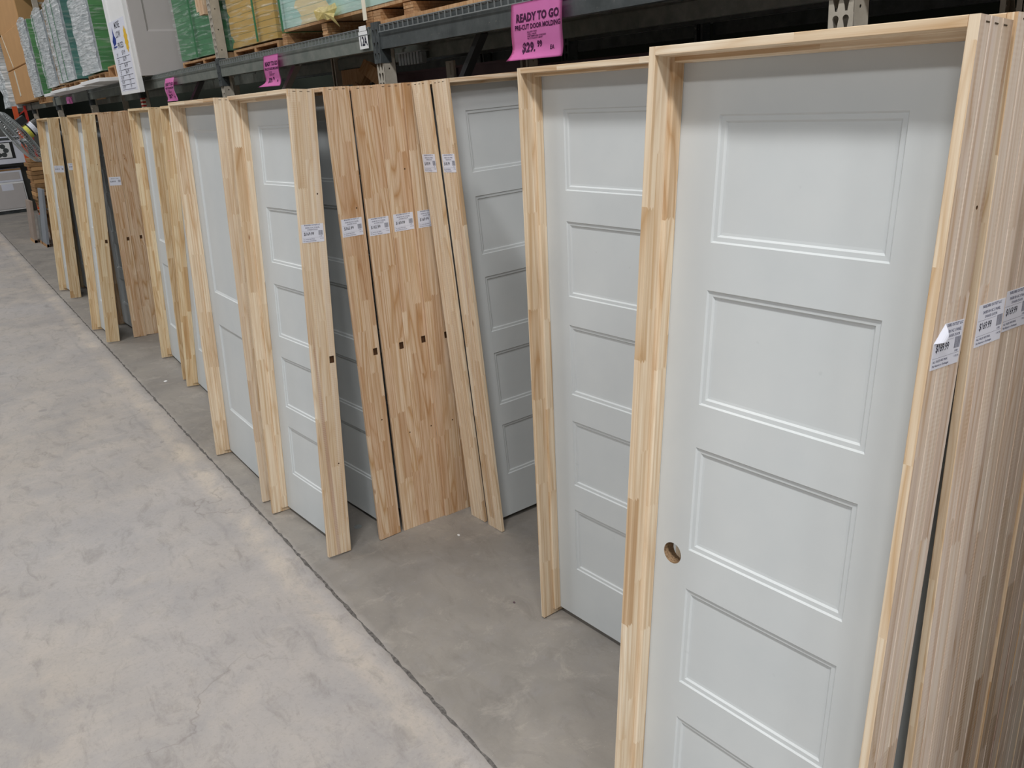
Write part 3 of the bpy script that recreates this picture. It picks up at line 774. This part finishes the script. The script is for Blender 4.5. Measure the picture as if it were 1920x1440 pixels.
# P1: cyan edged board pack on blocks
x0, x1 = -5.80, -2.90
p1 = empty('board_pack', (x0, 2.33, 0), label='long pack of pale cyan and cream boards wrapped in film, above the 12A tag', cat='board pack')
bm = NB(); box(bm, 0, x1-x0, 0, .98, 2.497, 3.25); obj('board_stack', bm, M['edge_cyan'], p1)
bm = NB(); box(bm, .005, x1-x0, .003, .98, 2.478, 2.497); obj('bottom_board', bm, M['lumber'], p1)
bm = NB(); shell(bm, -.012, x1-x0+.01, -.014, .99, 2.492, 3.26, 16, .010, 4); obj('stretch_film', bm, M['film_clear'], p1)
bm = NB(); box(bm, .035, .055, -.028, -.022, 2.48, 3.25); box(bm, .035, .055, -.028, .99, 2.472, 2.476); obj('green_strap', bm, M['strap'], p1)
bm = NB(); box(bm, 1.235, 1.275, -.028, -.024, 2.43, 3.25); obj('pale_strap', bm, M['tape'], p1)
bm = NB(); rr = random.Random(5)
pts = [(.60, 2.545), (.66, 2.56), (.80, 2.55), (.90, 2.56), (.93, 2.53), (.88, 2.505), (.90, 2.48), (.935, 2.44), (.93, 2.425), (.915, 2.45), (.86, 2.485), (.80, 2.475), (.74, 2.49), (.66, 2.485), (.62, 2.51)]
fr_ = [bm.verts.new((x, -.035+rr.uniform(-.012, .008), z)) for x, z in pts]; c_ = bm.verts.new((.77, -.05, 2.52))
for i in range(len(fr_)): bm.faces.new((fr_[i], fr_[(i+1) % len(fr_)], c_))
bk = bmesh.ops.solidify(bm, geom=bm.faces[:], thickness=.004)
obj('torn_film', bm, M['yellow_film'], p1)
bm = NB(); rr = random.Random(11)
for k in range(9):
    a_ = Vector((.70+rr.uniform(0, .22), -.020, 2.60+rr.uniform(0, .10)))
    box(bm, a_.x, a_.x+rr.uniform(.03, .08), -.020, -.016, a_.z, a_.z+rr.uniform(.01, .03))
obj('printed_patch', bm, M['maroon'], p1)
blk_lab = ['wood block stack under left end of the cyan board pack', 'single wood block stack in the middle below the torn film',
           'wood block stack just above the 12A tag', 'block stack next to the 12A one, tight beside it', 'wood block stack on the long board right of the 12A tag', 'wood block stack further right on the long board']
for (bx, wz, z0_), lb in zip(((-5.83, .075, DZ), (-5.175, .075, DZ), (-4.58, .085, DZ), (-4.485, .085, DZ+.02), (-4.14, .10, DZ+.02), (-3.5, .10, DZ+.02)), blk_lab):
    r_ = empty('wood_block_stack', (bx, 2.325, 0), label=lb, cat='wood blocks', group='block stacks under the cyan pack')
    n = max(1, int((2.471-z0_)/.0125)); hh = (2.471-z0_)/n
    for j in range(n):
        bm = NB(); jx = random.uniform(-.002, .002); box(bm, jx, wz+jx, random.uniform(-.002, .002), .30, z0_+j*hh, z0_+(j+1)*hh-.001); obj('plywood_strip', bm, M['lumber'], r_)
bm = NB(); box(bm, -4.50, -2.9, 2.315, 2.415, DZ, DZ+.019)
tag(obj('long_board', bm, M['lumber']), 'long bare board lying along the rack front right of the 12A tag', 'board')
# P2: two packs either side of the tan upright
for xa, xb, mt_, lb, st_ in ((-8.60, -7.30, 'edge_green2', 'green board pack between the grey door sample and the tan upright', (.55,)),
                            (-7.13, -6.15, 'edge_yellow', 'tall green and mustard-yellow board pack right of the tan upright', (.62,))):
    p2 = empty('board_pack', (xa, 2.42, 0), label=lb, cat='board pack')
    bm = NB(); box(bm, 0, xb-xa, 0, .75, 2.472, 3.75); obj('board_stack', bm, M[mt_], p2)
    bm = NB(); shell(bm, -.012, xb-xa+.01, -.014, .76, 2.4715, 3.76, 16, .008, 9); obj('stretch_film', bm, M['film_clear'], p2)
    for sx in st_:
        bm = NB(); box(bm, sx, sx+.03, -.026, -.022, 2.475, 3.75); obj('green_strap', bm, M['strap'], p2)
    pallet(xa, xb, 2.42, 3.16, DZ, 'pallet in shade below the '+lb.split(' between')[0].split(' right')[0], .064, 3)
r_ = empty('lumber_bundle', (-7.51, 2.30, 0), label='orange-brown lumber bundle between the grey door sample and tan upright', cat='lumber bundle')
for k in range(3):
    bm = NB(); box(bm, k*.062, k*.062+.058, 0, .085, 2.75 + .03*(k == 0), 3.5); obj('lumber_piece', bm, M['pine_tan'], r_)
# unseen goods that keep the nearest bay dark
for xa, xb, lb in ((-2.85, -1.66, 'unseen board pack added to darken the bay, left of the pale upright'), (-1.50, 1.05, 'unseen board pack added to darken the bay, right of the pale upright')):
    p3 = empty('board_pack', (xa, 2.45, 0), label=lb, cat='board pack')
    bm = NB(); box(bm, 0, xb-xa, 0, .8, 2.52, 3.2); obj('board_stack', bm, M['edge_brown'], p3)
    bm = NB(); box(bm, 0, xb-xa, .02, .78, 2.395, 2.52); obj('bottom_board', bm, M['lumber'], p3)
p4 = empty('board_pack', (-10.0, 3.8, 0), label='load added on the rack behind to keep light out from above', cat='board pack')  # added load, blocks light from above so the rear bays stay dark
bm = NB(); box(bm, 0, 10.2, 0, 1.75, 2.42, 3.6); obj('board_stack', bm, M['edge_brown'], p4)

# wrapped stacks
def wrapped(x0, x1, z0, z1, side, film_label, front='edge_white', yd=.95, seed=1, stripes=(), y0=2.20):
    root = empty('wrapped_stack', (x0, y0, 0), label=film_label, cat='wrapped stack')
    w = x1-x0
    bm = NB(); fs = box(bm, 0, w, 0, yd, z0, z1); fs[2].material_index = 1
    obj('board_stack', bm, [M[side], M[front]], root)
    bm = NB(); b2 = NB(); nx, nz = 26, 26; rr = random.Random(seed); g = []
    for i in range(nx+1):
        col = []
        for j in range(nz+1):
            top = .05*math.sin(3.1*i/nx) if j == nz else 0
            col.append(bm.verts.new((-.02+(w+.03)*i/nx, -.022 - rr.uniform(0, .016), z0-.01+(z1-z0+.02)*j/nz + top)))
        g.append(col)
    for i in range(nx):
        for j in range(nz): bm.faces.new((g[i][j], g[i+1][j], g[i+1][j+1], g[i][j+1]))
    bk_ = [bm.verts.new((q.co.x, .004, q.co.z)) for q in (g[0][0], g[nx][0], g[nx][nz], g[0][nz])]
    obj('front_film', bm, M['film_white'], root, smooth=True)
    for sx in stripes:
        bm = NB(); box(bm, w*sx, w*sx+.010, -.046, -.040, z0, z1); obj('dark_strap', bm, M['strap'], root)
    bm = NB()
    shell(bm, .0, w+.012, .0, yd+.01, z0, z1, 8, .006, seed); obj('side_film', bm, M['film_clear'], root)
    return root
wrapped(-12.06, -11.05, 2.545, 3.36, 'edge_green', 'cloudy wrapped stack with bright green side, left of the price list', seed=2)
wrapped(-13.86, -12.68, 2.535, 3.52, 'edge_teal', 'blue-white wrapped stack with two dark vertical straps and a teal side', seed=3, stripes=(.28, .62))
wrapped(-15.04, -14.12, 2.517, 3.52, 'edge_brown', 'narrow blue-white wrapped stack between the strapped one and the farthest one', seed=4, stripes=(.2,))
wrapped(-16.62, -15.78, 2.44, 3.56, 'edge_green', 'purplish wrapped stack farthest left, next to the brown cartons', seed=5)
pallet(-12.06, -11.05, 2.22, 3.1, 2.442, 'pallet with open slots under the green-sided stack', .085)
pallet(-13.86, -12.68, 2.22, 3.1, 2.433, 'broken pallet under the strapped blue-white stack', .085)
pallet(-15.04, -14.12, 2.22, 3.1, 2.433, 'small pallet under the narrow wrapped stack', .068, 5)
pallet(-16.62, -15.78, 2.22, 3.1, 2.33, 'pallet under the purplish wrapped stack', .10, 5)
pallet(-10.95, -10.25, 2.24, 3.1, 2.442, 'empty pallet beside the hanging price list', .13, 3)
for k, (a_, b_, yy, zz_) in enumerate(((-15.05, -13.95, 2.10, 2.3935), (-13.85, -12.6, 2.02, 2.3935), (-12.5, -11.45, 2.05, 2.3935), (-11.4, -10.35, 2.0, 2.40))):
    bm = NB(); box(bm, a_, b_, yy, 3.0, zz_, zz_+.038, bev=.003)
    tag(obj('white_board', bm, M['white_panel']), ['farthest white board sticking out over the beam', 'second farthest white board sticking out over the beam', 'white board over the beam, left of the empty pallet', 'nearest white board sticking out over the beam, beside the empty pallet'][k], 'white board')
# brown cartons, far end
def carton(x0, x1, y0, y1, z0, z1, label, tape=None):
    root = empty('carton', (x0, y0, z0), label=label, cat='carton')
    bm = NB(); box(bm, 0, x1-x0, 0, y1-y0, 0, z1-z0, bev=.012); obj('box_body', bm, M['carton'], root)
    if tape:
        bm = NB()
        for a_ in tape: bar(bm, (a_[0], -.003, a_[1]), (a_[2], -.003, a_[3]), a_[4], .004, up=(0, 1, 0))
        obj('tape_strip', bm, M['tape'], root)
carton(-19.55, -16.85, 2.20, 3.1, 2.40, 2.98, 'lowest brown carton on the far rack, short tape strip on its front', [(1.0, .55, 1.05, .12, .14)])
carton(-19.55, -16.85, 2.20, 3.1, 2.99, 3.60, 'middle brown carton on the far rack with a long white tape line', [(.45, .60, 1.02, .02, .05)])
carton(-19.7, -16.9, 2.25, 3.1, 3.61, 4.40, 'top brown carton on the far rack, cut off by the photo edge')
bm = NB(); shell(bm, -20.6, -19.62, 2.15, 3.0, 2.39, 3.5, 9, .06, 12)
tag(obj('wrapped_bundle', bm, M['film_white']), 'crumpled film-wrapped bundle left of the brown cartons', 'wrapped bundle')
beam(-21.1, PX[-1], 2.302, M['rack_green'], 'short rack beam end left of the brown cartons')
def beam_hi(x0, x1, label):
    root = empty('rack_beam', (0, 2.302, 0), label=label, cat='rack beam')
    bm = NB(); box(bm, x0, x1, 0, .05, 4.05, 4.16); obj('beam_bar', bm, M['rack_green'], root)
beam_hi(PX[5]+PW, PX[4], 'upper rack beam above the blue-white stacks')
beam_hi(PX[6]+PW, PX[5], 'upper rack beam above the purplish wrapped stack')

# ------------------------------------------------------------ sample doors with the price list
sd = empty('sample_door', (-10.13, 2.155, 2.245), label='white sample door hung on the beam with blue and yellow price list', cat='sample door')
bm = NB(); 
def panel_slab(w, h, th, pans):
    bm = NB(); xs = sorted({0, w} | {p[0] for p in pans} | {p[1] for p in pans}); zs = sorted({0, h} | {p[2] for p in pans} | {p[3] for p in pans})
    for i in range(len(xs)-1):
        for j in range(len(zs)-1):
            x0, x1, z0, z1 = xs[i], xs[i+1], zs[j], zs[j+1]
            if any(abs(p[0]-x0) < 1e-6 and abs(p[2]-z0) < 1e-6 and abs(p[3]-z1) < 1e-6 and abs(p[1]-x1) < 1e-6 for p in pans):
                prev = None
                for d, dep in [(0, 0), (.006, .006), (.02, .013), (.028, .013)]:
                    ring = [bm.verts.new(q) for q in ((x0+d, dep, z0+d), (x1-d, dep, z0+d), (x1-d, dep, z1-d), (x0+d, dep, z1-d))]
                    if prev:
                        for k in range(4): bm.faces.new((prev[k], prev[(k+1) % 4], ring[(k+1) % 4], ring[k]))
                    prev = ring
                bm.faces.new(prev)
            else: bm.faces.new([bm.verts.new(q) for q in ((x0, 0, z0), (x1, 0, z0), (x1, 0, z1), (x0, 0, z1))])
    for i in range(len(xs)-1):
        for z in (0, h): bm.faces.new([bm.verts.new(q) for q in ((xs[i], 0, z), (xs[i+1], 0, z), (xs[i+1], th, z), (xs[i], th, z))])
    for j in range(len(zs)-1):
        for x in (0, w): bm.faces.new([bm.verts.new(q) for q in ((x, 0, zs[j]), (x, th, zs[j]), (x, th, zs[j+1]), (x, 0, zs[j+1]))])
    bm.faces.new([bm.verts.new(q) for q in ((0, th, 0), (w, th, 0), (w, th, h), (0, th, h))])
    bmesh.ops.remove_doubles(bm, verts=bm.verts, dist=1e-5)
    return bm
obj('door_slab', panel_slab(.83, 1.75, .045, [(.13, .70, .68, 1.6)]), M['white_panel'], sd)
tb = text_bm([('MORE', .42, .585, .085, 'CENTER', .02), ('LOW', .40, .50, .085, 'CENTER', .02), ('1 3/8 in', .05, .40, .05, 'LEFT', .0), ('PRICED', .42, .40, .075, 'CENTER', .02),
              ('24"', .16, .325, .05, 'LEFT', .01), ('$59.99', .40, .335, .055, 'LEFT', .01), ('28"', .16, .265, .05, 'LEFT', .01), ('$62.99', .40, .275, .055, 'LEFT', .01),
              ('30"', .16, .205, .05, 'LEFT', .01), ('$64.99', .40, .215, .055, 'LEFT', .01), ('32"', .16, .15, .05, 'LEFT', .01), ('$66.99', .40, .155, .055, 'LEFT', .01),
              ("4'0 BYP", .14, .105, .042, 'LEFT', .01), ('119', .48, .105, .05, 'LEFT', .01), ("5'0 BYP", .14, .06, .042, 'LEFT', .01), ('129', .48, .06, .05, 'LEFT', .01),
              ("6'0 BYP", .14, .018, .040, 'LEFT', .01), ('139', .48, .018, .046, 'LEFT', .01)])
tb.transform(Matrix(((1, 0, 0, 0), (0, 0, -1, -.001), (0, 1, 0, .04), (0, 0, 0, 1))))
pl_ = NB(); box(pl_, .06, .76, -.0008, 0, .03, .70); pl_ = obj('price_list', pl_, M['paper'], sd)
obj('lettering', tb, M['ink'], pl_)
bm = NB()
for q in (.365, .305, .245, .19, .145, .10, .055): box(bm, .12, .70, -.0016, -.0010, q+.0, q+.004)
bm.transform(Matrix.Translation((0, 0, -.012))); obj('ruled_lines', bm, M['ink'], pl_)
bm = NB(); vs = [bm.verts.new((x, -.0014, z)) for x, z in ((.10, .52), (.16, .57), (.19, .655), (.22, .57), (.27, .54), (.25, .49), (.13, .47))]; bm.faces.new(vs)
box(bm, .11, .26, -.0016, -.001, .455, .468); obj('blue_logo', bm, M['blue_ink'], pl_)
bm = NB(); vs = [bm.verts.new((.70+(.11 if k % 2 else .08)*math.cos(k*math.pi/12)*.7, -.0018, .50+(.13 if k % 2 else .10)*math.sin(k*math.pi/12))) for k in range(24)]; bm.faces.new(vs); obj('yellow_burst', bm, M['yellow'], pl_)
sg = empty('sample_door', (-9.265, 2.195, 2.3935), (0, 0, R(90)), 'warm grey sample door standing edge-out on the rack, right of the price list', 'sample door')
# local x -> +Y, front (y=0) faces +X
sb = panel_slab(.645, 1.75, .035, [(.13, .525, .40, 1.65)])
obj('door_slab', sb, M['grey_panel'], sg)

# ------------------------------------------------------------ signs and tags
def pink_sign(loc, w, h, label, curl=.05, tail=.0, amp=.010, lean=0.0):
    root = empty('pink_sign', loc, label=label, cat='sign')
    def W(x, z):       # x 0..w, z 0 (top) .. -h
        t = -z/h
        y = -.004 - amp*math.sin(t*3.0) - curl*max(0, t-.72)**2*6.0*(.6+.8*(1-x/w))
        xx = x + lean*t - tail*max(0, t-.82)**2*30*max(0, 1-x/(w*.45))
        return Vector((xx, y, z + .25*curl*max(0, t-.8)*(1-x/w)))
    bm = NB(); nx, nz = 14, 26; g = [[bm.verts.new(W(w*i/nx, -h*j/nz)) for j in range(nz+1)] for i in range(nx+1)]
    for i in range(nx):
        for j in range(nz): bm.faces.new((g[i][j], g[i+1][j], g[i+1][j+1], g[i][j+1]))
    bmesh.ops.solidify(bm, geom=bm.faces[:], thickness=.0006)
    sh = obj('paper_sheet', bm, M['pink'], root, smooth=True)
    s = w/.345
    items = [('READY TO GO', w*.53, -h*.33, .0435*s, 'CENTER', .045, 1.03, .97), ('PRE-CUT DOOR MOLDING', w*.53, -h*.465, .0262*s, 'CENTER', .035, 1.02, .95),
             ('INCLUDES 3 PIECES', w*.33, -h*0.530, .0078*s, 'LEFT', .02), ('2 SIDES, 1 HEADER', w*.33, -h*0.568, .0078*s, 'LEFT', .02), ('SOME TRIMMING MAY BE REQUIRED', w*.33, -h*0.606, .0078*s, 'LEFT', .02), ('PRE-CUT QUANTITY LIMITED', w*.33, -h*0.644, .0078*s, 'LEFT', .02),
             ('$29.', w*.22, -h*.86, .052*s, 'LEFT', .045, 1.1, .90), ('99', w*.515, -h*.79, .033*s, 'LEFT', .045, 1.1, .90), ('EA', w*.76, -h*.86, .024*s, 'LEFT', .022)]
    tb = text_bm(items)
    bmesh.ops.triangulate(tb, faces=tb.faces[:])
    for v in tb.verts:
        p = W(v.co.x, v.co.y); v.co = p + Vector((0, -.0016, 0))
    obj('lettering', tb, M['purple_ink'], sh)
    return root
pink_sign((-3.135, 2.283, 2.352), .345, .225, 'largest bright pink READY TO GO sign hanging from the beam above the second nearest door', curl=.06, tail=.010, lean=.0)
pink_sign((-6.118, 2.283, 2.352), .285, .205, 'middle pink sign on the beam with a curled lower left tail', curl=.10, tail=.05, amp=.016, lean=.02)
pink_sign((-8.765, 2.283, 2.335), .305, .205, 'small pink sign hanging below the grey sample door', curl=.05, tail=.0, amp=.03, lean=.06)
bm = NB(); shell(bm, -14.22, -14.02, 2.262, 2.296, 2.27, 2.345, 3, .012, 6)
tag(obj('pink_tag', bm, M['pink']), 'crumpled pink tag on the far beam under the narrow wrapped stack', 'tag')
tg = empty('bay_tag', (-4.622, 2.289, 2.285), label='white tag reading 12A on the rack beam', cat='tag')
bm = NB(); box(bm, 0, .108, 0, .001, 0, .090, bev=.0003); t1 = obj('tag_card', bm, M['white_panel'], tg)
tb = text_bm([('12A', .054, .018, .066, 'CENTER', .03, 1.0, .80)]); tb.transform(Matrix(((1, 0, 0, 0), (0, 0, -1, -.0008), (0, 1, 0, 0), (0, 0, 0, 1)))); obj('lettering', tb, M['ink'], t1)
bm = NB(); box(bm, .012, .100, .0005, .0015, .092, .118); obj('tag_sleeve', bm, M['white_panel'], tg)

# ------------------------------------------------------------ far left: fan, red uprights, stacks, appliances
def fan():
    n = Vector((-.02, .86, .50)).normalized(); c = Vector((-13.5, 1.47, 1.865))
    t1_ = Vector((0, -.50, .86)).normalized(); t1_ = (t1_ - n*t1_.dot(n)).normalized(); t2_ = n.cross(t1_)
    Mx = Matrix(((t1_.x, t2_.x, n.x, c.x), (t1_.y, t2_.y, n.y, c.y), (t1_.z, t2_.z, n.z, c.z), (0, 0, 0, 1)))
    root = empty('wall_fan', label='black industrial fan with silver cage tilted down, behind the far-end door', cat='fan'); root.matrix_world = Mx
    RR = .38; bm = NB()
    for k in range(72):
        a_ = 2*math.pi*k/72
        pts = [(r*math.cos(a_), r*math.sin(a_), z) for r, z in ((.07, -.10), (.25, -.095), (.34, -.07), (.38, -.02), (.38, .03), (.34, .065), (.25, .08), (.10, .085))]
        tube(bm, pts, .0022, 3, cap=False)
    for r, z in ((.38, 0), (.36, -.045), (.25, -.095), (.07, -.10), (.25, .08), (.36, .045)):
        pts = [(r*math.cos(2*math.pi*k/36), r*math.sin(2*math.pi*k/36), z) for k in range(37)]
        tube(bm, pts, .004, 4, cap=False)
    obj('fan_cage', bm, M['galv'], root)
    for k in range(3):
        bm = NB(); a_ = k*2.094; vs = []
        for j in range(5):
            r = .06 + .28*j/4; w_ = .05 + .10*math.sin(min(1, j/3)*1.5)
            vs.append((bm.verts.new((r*math.cos(a_-w_), r*math.sin(a_-w_), -.03)), bm.verts.new((r*math.cos(a_+w_*1.6), r*math.sin(a_+w_*1.6), .03))))
        for A, B in zip(vs, vs[1:]): bm.faces.new((A[0], A[1], B[1], B[0]))
        bmesh.ops.solidify(bm, geom=bm.faces[:], thickness=.003); obj('fan_blade', bm, M['galv'], root)
    bm = NB(); tube(bm, [(0, 0, .07), (0, 0, .09), (0, 0, .30), (0, 0, .345)], [.05, .088, .088, .05], 20); mo = obj('fan_motor', bm, M['black'], root, smooth=False)
    bm = NB(); tube(bm, [(0, 0, .10), (0, 0, .155)], .0895, 20, cap=False); obj('yellow_label', bm, M['yellow_pale'], mo)
    bm = NB(); tube(bm, [(0, 0, .175), (0, 0, .235)], .0895, 20, cap=False); obj('silver_label', bm, M['paper'], mo)
    bm = NB(); box(bm, .10, .20, -.05, .05, .10, .22, bev=.008); obj('switch_box', bm, M['black'], root)
    bm = NB(); inv = Mx.inverted(); tube(bm, [inv @ Vector((-13.5, 1.62, 1.93)), inv @ Vector((-13.2, 1.9, 1.86)), inv @ Vector((-12.85, 2.30, 1.86))], .018, 8); obj('mounting_arm', bm, M['galv'], root)
fan()
ru = empty('steel_frame', (-19.0, 2.1, 0), label='orange-red upright frame standing behind the fan', cat='steel frame')
for a_, b_, m in ((-.04, .04, M['orange']), (.15, .19, M['red'])):
    bm = NB(); box(bm, -.04, .04, a_, b_, 0, 2.36); obj('upright_post', bm, m, ru)
for z in (1.2, 1.8, 2.2): 
    bm = NB(); bar(bm, (0, .04, z), (0, .16, z+.08), .02, .02); obj('cross_brace', bm, M['red'], ru)
bs = empty('board_stack', (-17.12, 1.90, 0), (0, 0, R(0)), 'stack of brown corrugated sheets on wood blocks behind the far-end door', 'sheet stack')
rr = random.Random(8)
for k in range(12):
    bm = NB(); dx = rr.uniform(-.02, .02); box(bm, -.55+dx, .0+dx, rr.uniform(-.03, .02), .95, .60+k*.072, .60+k*.072+.066, bev=.004); obj('corrugated_sheet', bm, M['carton_dark'] if k % 3 else M['carton'], bs)
bm = NB(); box(bm, -.53, -.02, .0, .12, .50, .56, bev=.004); obj('wood_block', bm, M['lumber'], bs)
for X in (-.50, -.12):
    bm = NB(); box(bm, X, X+.09, .1, .85, .0, .50); obj('wood_leg', bm, M['lumber'], bs)
def leanpanel(name, loc, rot, w, h, th, m, label):
    r_ = empty(name, loc, rot, label, 'panel')
    bm = NB(); box(bm, -w/2, w/2, 0, th, 0, h, bev=.002); obj('panel_face', bm, m, r_)
    bm = NB(); box(bm, -w/2, w/2, -.002, th+.002, -.0, .05); obj('bottom_strip', bm, M['lumber'], r_)
M['taupe'] = simple('taupe laminate', lin(160, 146, 136), .6, .3, var=.1, scale=5)
M['slate'] = simple('slate grey laminate', lin(140, 146, 154), .6, .3, var=.08, scale=5)
leanpanel('leaning_panel', (-17.65, 1.70, 0), (R(-6), 0, R(0)), .55, .74, .05, M['taupe'], 'taupe panel leaning below the brown corrugated sheets')
leanpanel('leaning_panel', (-16.75, 1.78, 0), (R(-8), 0, R(0)), .50, .98, .04, M['slate'], 'slate grey panel leaning left of the far-end door')
leanpanel('leaning_panel', (-17.2, 1.78, 0), (R(-6), 0, R(0)), .24, .50, .05, M['galv'], 'short pale grey panel between the taupe and slate ones')
# appliances and vanity at the far end, facing +x
vn = empty('vanity_cabinet', (-24.0, 1.2, 0), label='pale grey vanity cabinet with drawer at the far end of the floor', cat='cabinet')
bm = NB(); box(bm, -.6, 0, 0, 1.25, .08, .74, bev=.006); obj('cabinet_body', bm, M['white_panel'], vn)
bm = NB(); box(bm, 0, .02, .03, 1.22, .12, .70, bev=.004); obj('cabinet_door', bm, M['grey_panel'], vn)
bm = NB(); box(bm, -.6, -.05, .02, 1.23, 0, .08); obj('toe_kick', bm, M['rack_dark'], vn)
bm = NB(); box(bm, .02, .022, .75, 1.0, .55, .70); obj('paper_notice', bm, M['paper'], vn)
ct = empty('carton', (-24.0, 1.1, .745), label='open white carton with printed sheet lying on the vanity cabinet', cat='carton')
bm = NB(); box(bm, -.55, 0, 0, 1.35, 0, .30, bev=.006); obj('box_body', bm, M['paper'], ct)
bm = NB(); box(bm, 0, .006, .85, 1.30, .05, .22); obj('printed_sheet', bm, M['grey_panel'], ct)
bm = NB(); box(bm, 0, .008, 0, 1.35, .26, .30); obj('brown_flap', bm, M['carton_dark'], ct)
ap = empty('appliance_carton', (-24.0, 1.1, 1.16), label='white carton printed with a cooktop picture, above the open carton', cat='carton')
bm = NB(); box(bm, -.55, 0, 0, 1.60, 0, .62, bev=.006); bx_ = obj('box_body', bm, M['paper'], ap)
bm = NB(); box(bm, 0, .004, 0, 1.6, -.06, 0); obj('black_strip', bm, M['black'], bx_)
bm = NB(); box(bm, 0, .004, .75, 1.32, .12, .50); obj('dark_print', bm, M['black'], bx_)
bm = NB(); box(bm, .004, .006, .82, 1.25, .14, .48); obj('white_print', bm, M['white_panel'], bx_)
bm = NB()
for k in range(6):
    a_ = k*1.047; A = [bm.verts.new((.0075, 1.035+.11*math.cos(a_)+.062*math.cos(6.2832*j/14), .31+.11*math.sin(a_)+.055*math.sin(6.2832*j/14))) for j in range(14)]; bm.faces.new(A)
obj('burner_print', bm, M['rack_dark'], bx_)
bm = NB(); box(bm, 0, .004, .2, 1.5, .54, .60); obj('top_print', bm, M['rack_dark'], bx_)
ap2 = empty('shelf_unit', (-24.7, .8, 0), label='dark shelf unit behind the far appliance cartons', cat='shelf unit')
bm = NB(); box(bm, -.1, 0, 0, 2.6, 0, 2.1); obj('back_panel', bm, M['brace'], ap2)

# ------------------------------------------------------------ small litter on the floor
for (x, y, s, m, l, nm) in ((-3.574, 1.434, .020, M['galv'], 'flat round disc on the floor by the dark gap of the middle stack', 'metal_disc'),):
    bm = NB(); tube(bm, [(0, 0, 0), (0, 0, .002)], s, 20); tag(obj(nm, bm, m, loc=(x, y, .0005)), l, 'disc')
for (x, y, s, m, l) in ((-3.149, 1.767, .011, M['white_panel'], 'white chip on the floor in front of the sideways frames'), (-2.513, 1.64, .007, M['maroon'], 'tiny brown crumb on the floor left of the lone door'),
                        (-6.887, 1.331, .022, M['white_panel'], 'white paper scrap on the floor left of the wide two-panel door')):
    bm = NB(); rr = random.Random(int(-x*100)); top = [bm.verts.new((s*rr.uniform(.6, 1.1)*math.cos(6.2832*k/7), s*rr.uniform(.4, .8)*math.sin(6.2832*k/7), .003)) for k in range(7)]
    bot = [bm.verts.new((q.co.x, q.co.y, 0)) for q in top]; bm.faces.new(top); bm.faces.new(bot)
    for k in range(7): bm.faces.new((bot[k], bot[(k+1) % 7], top[(k+1) % 7], top[k]))
    tag(obj('floor_chip', bm, m, loc=(x, y, .0004)), l, 'floor litter')
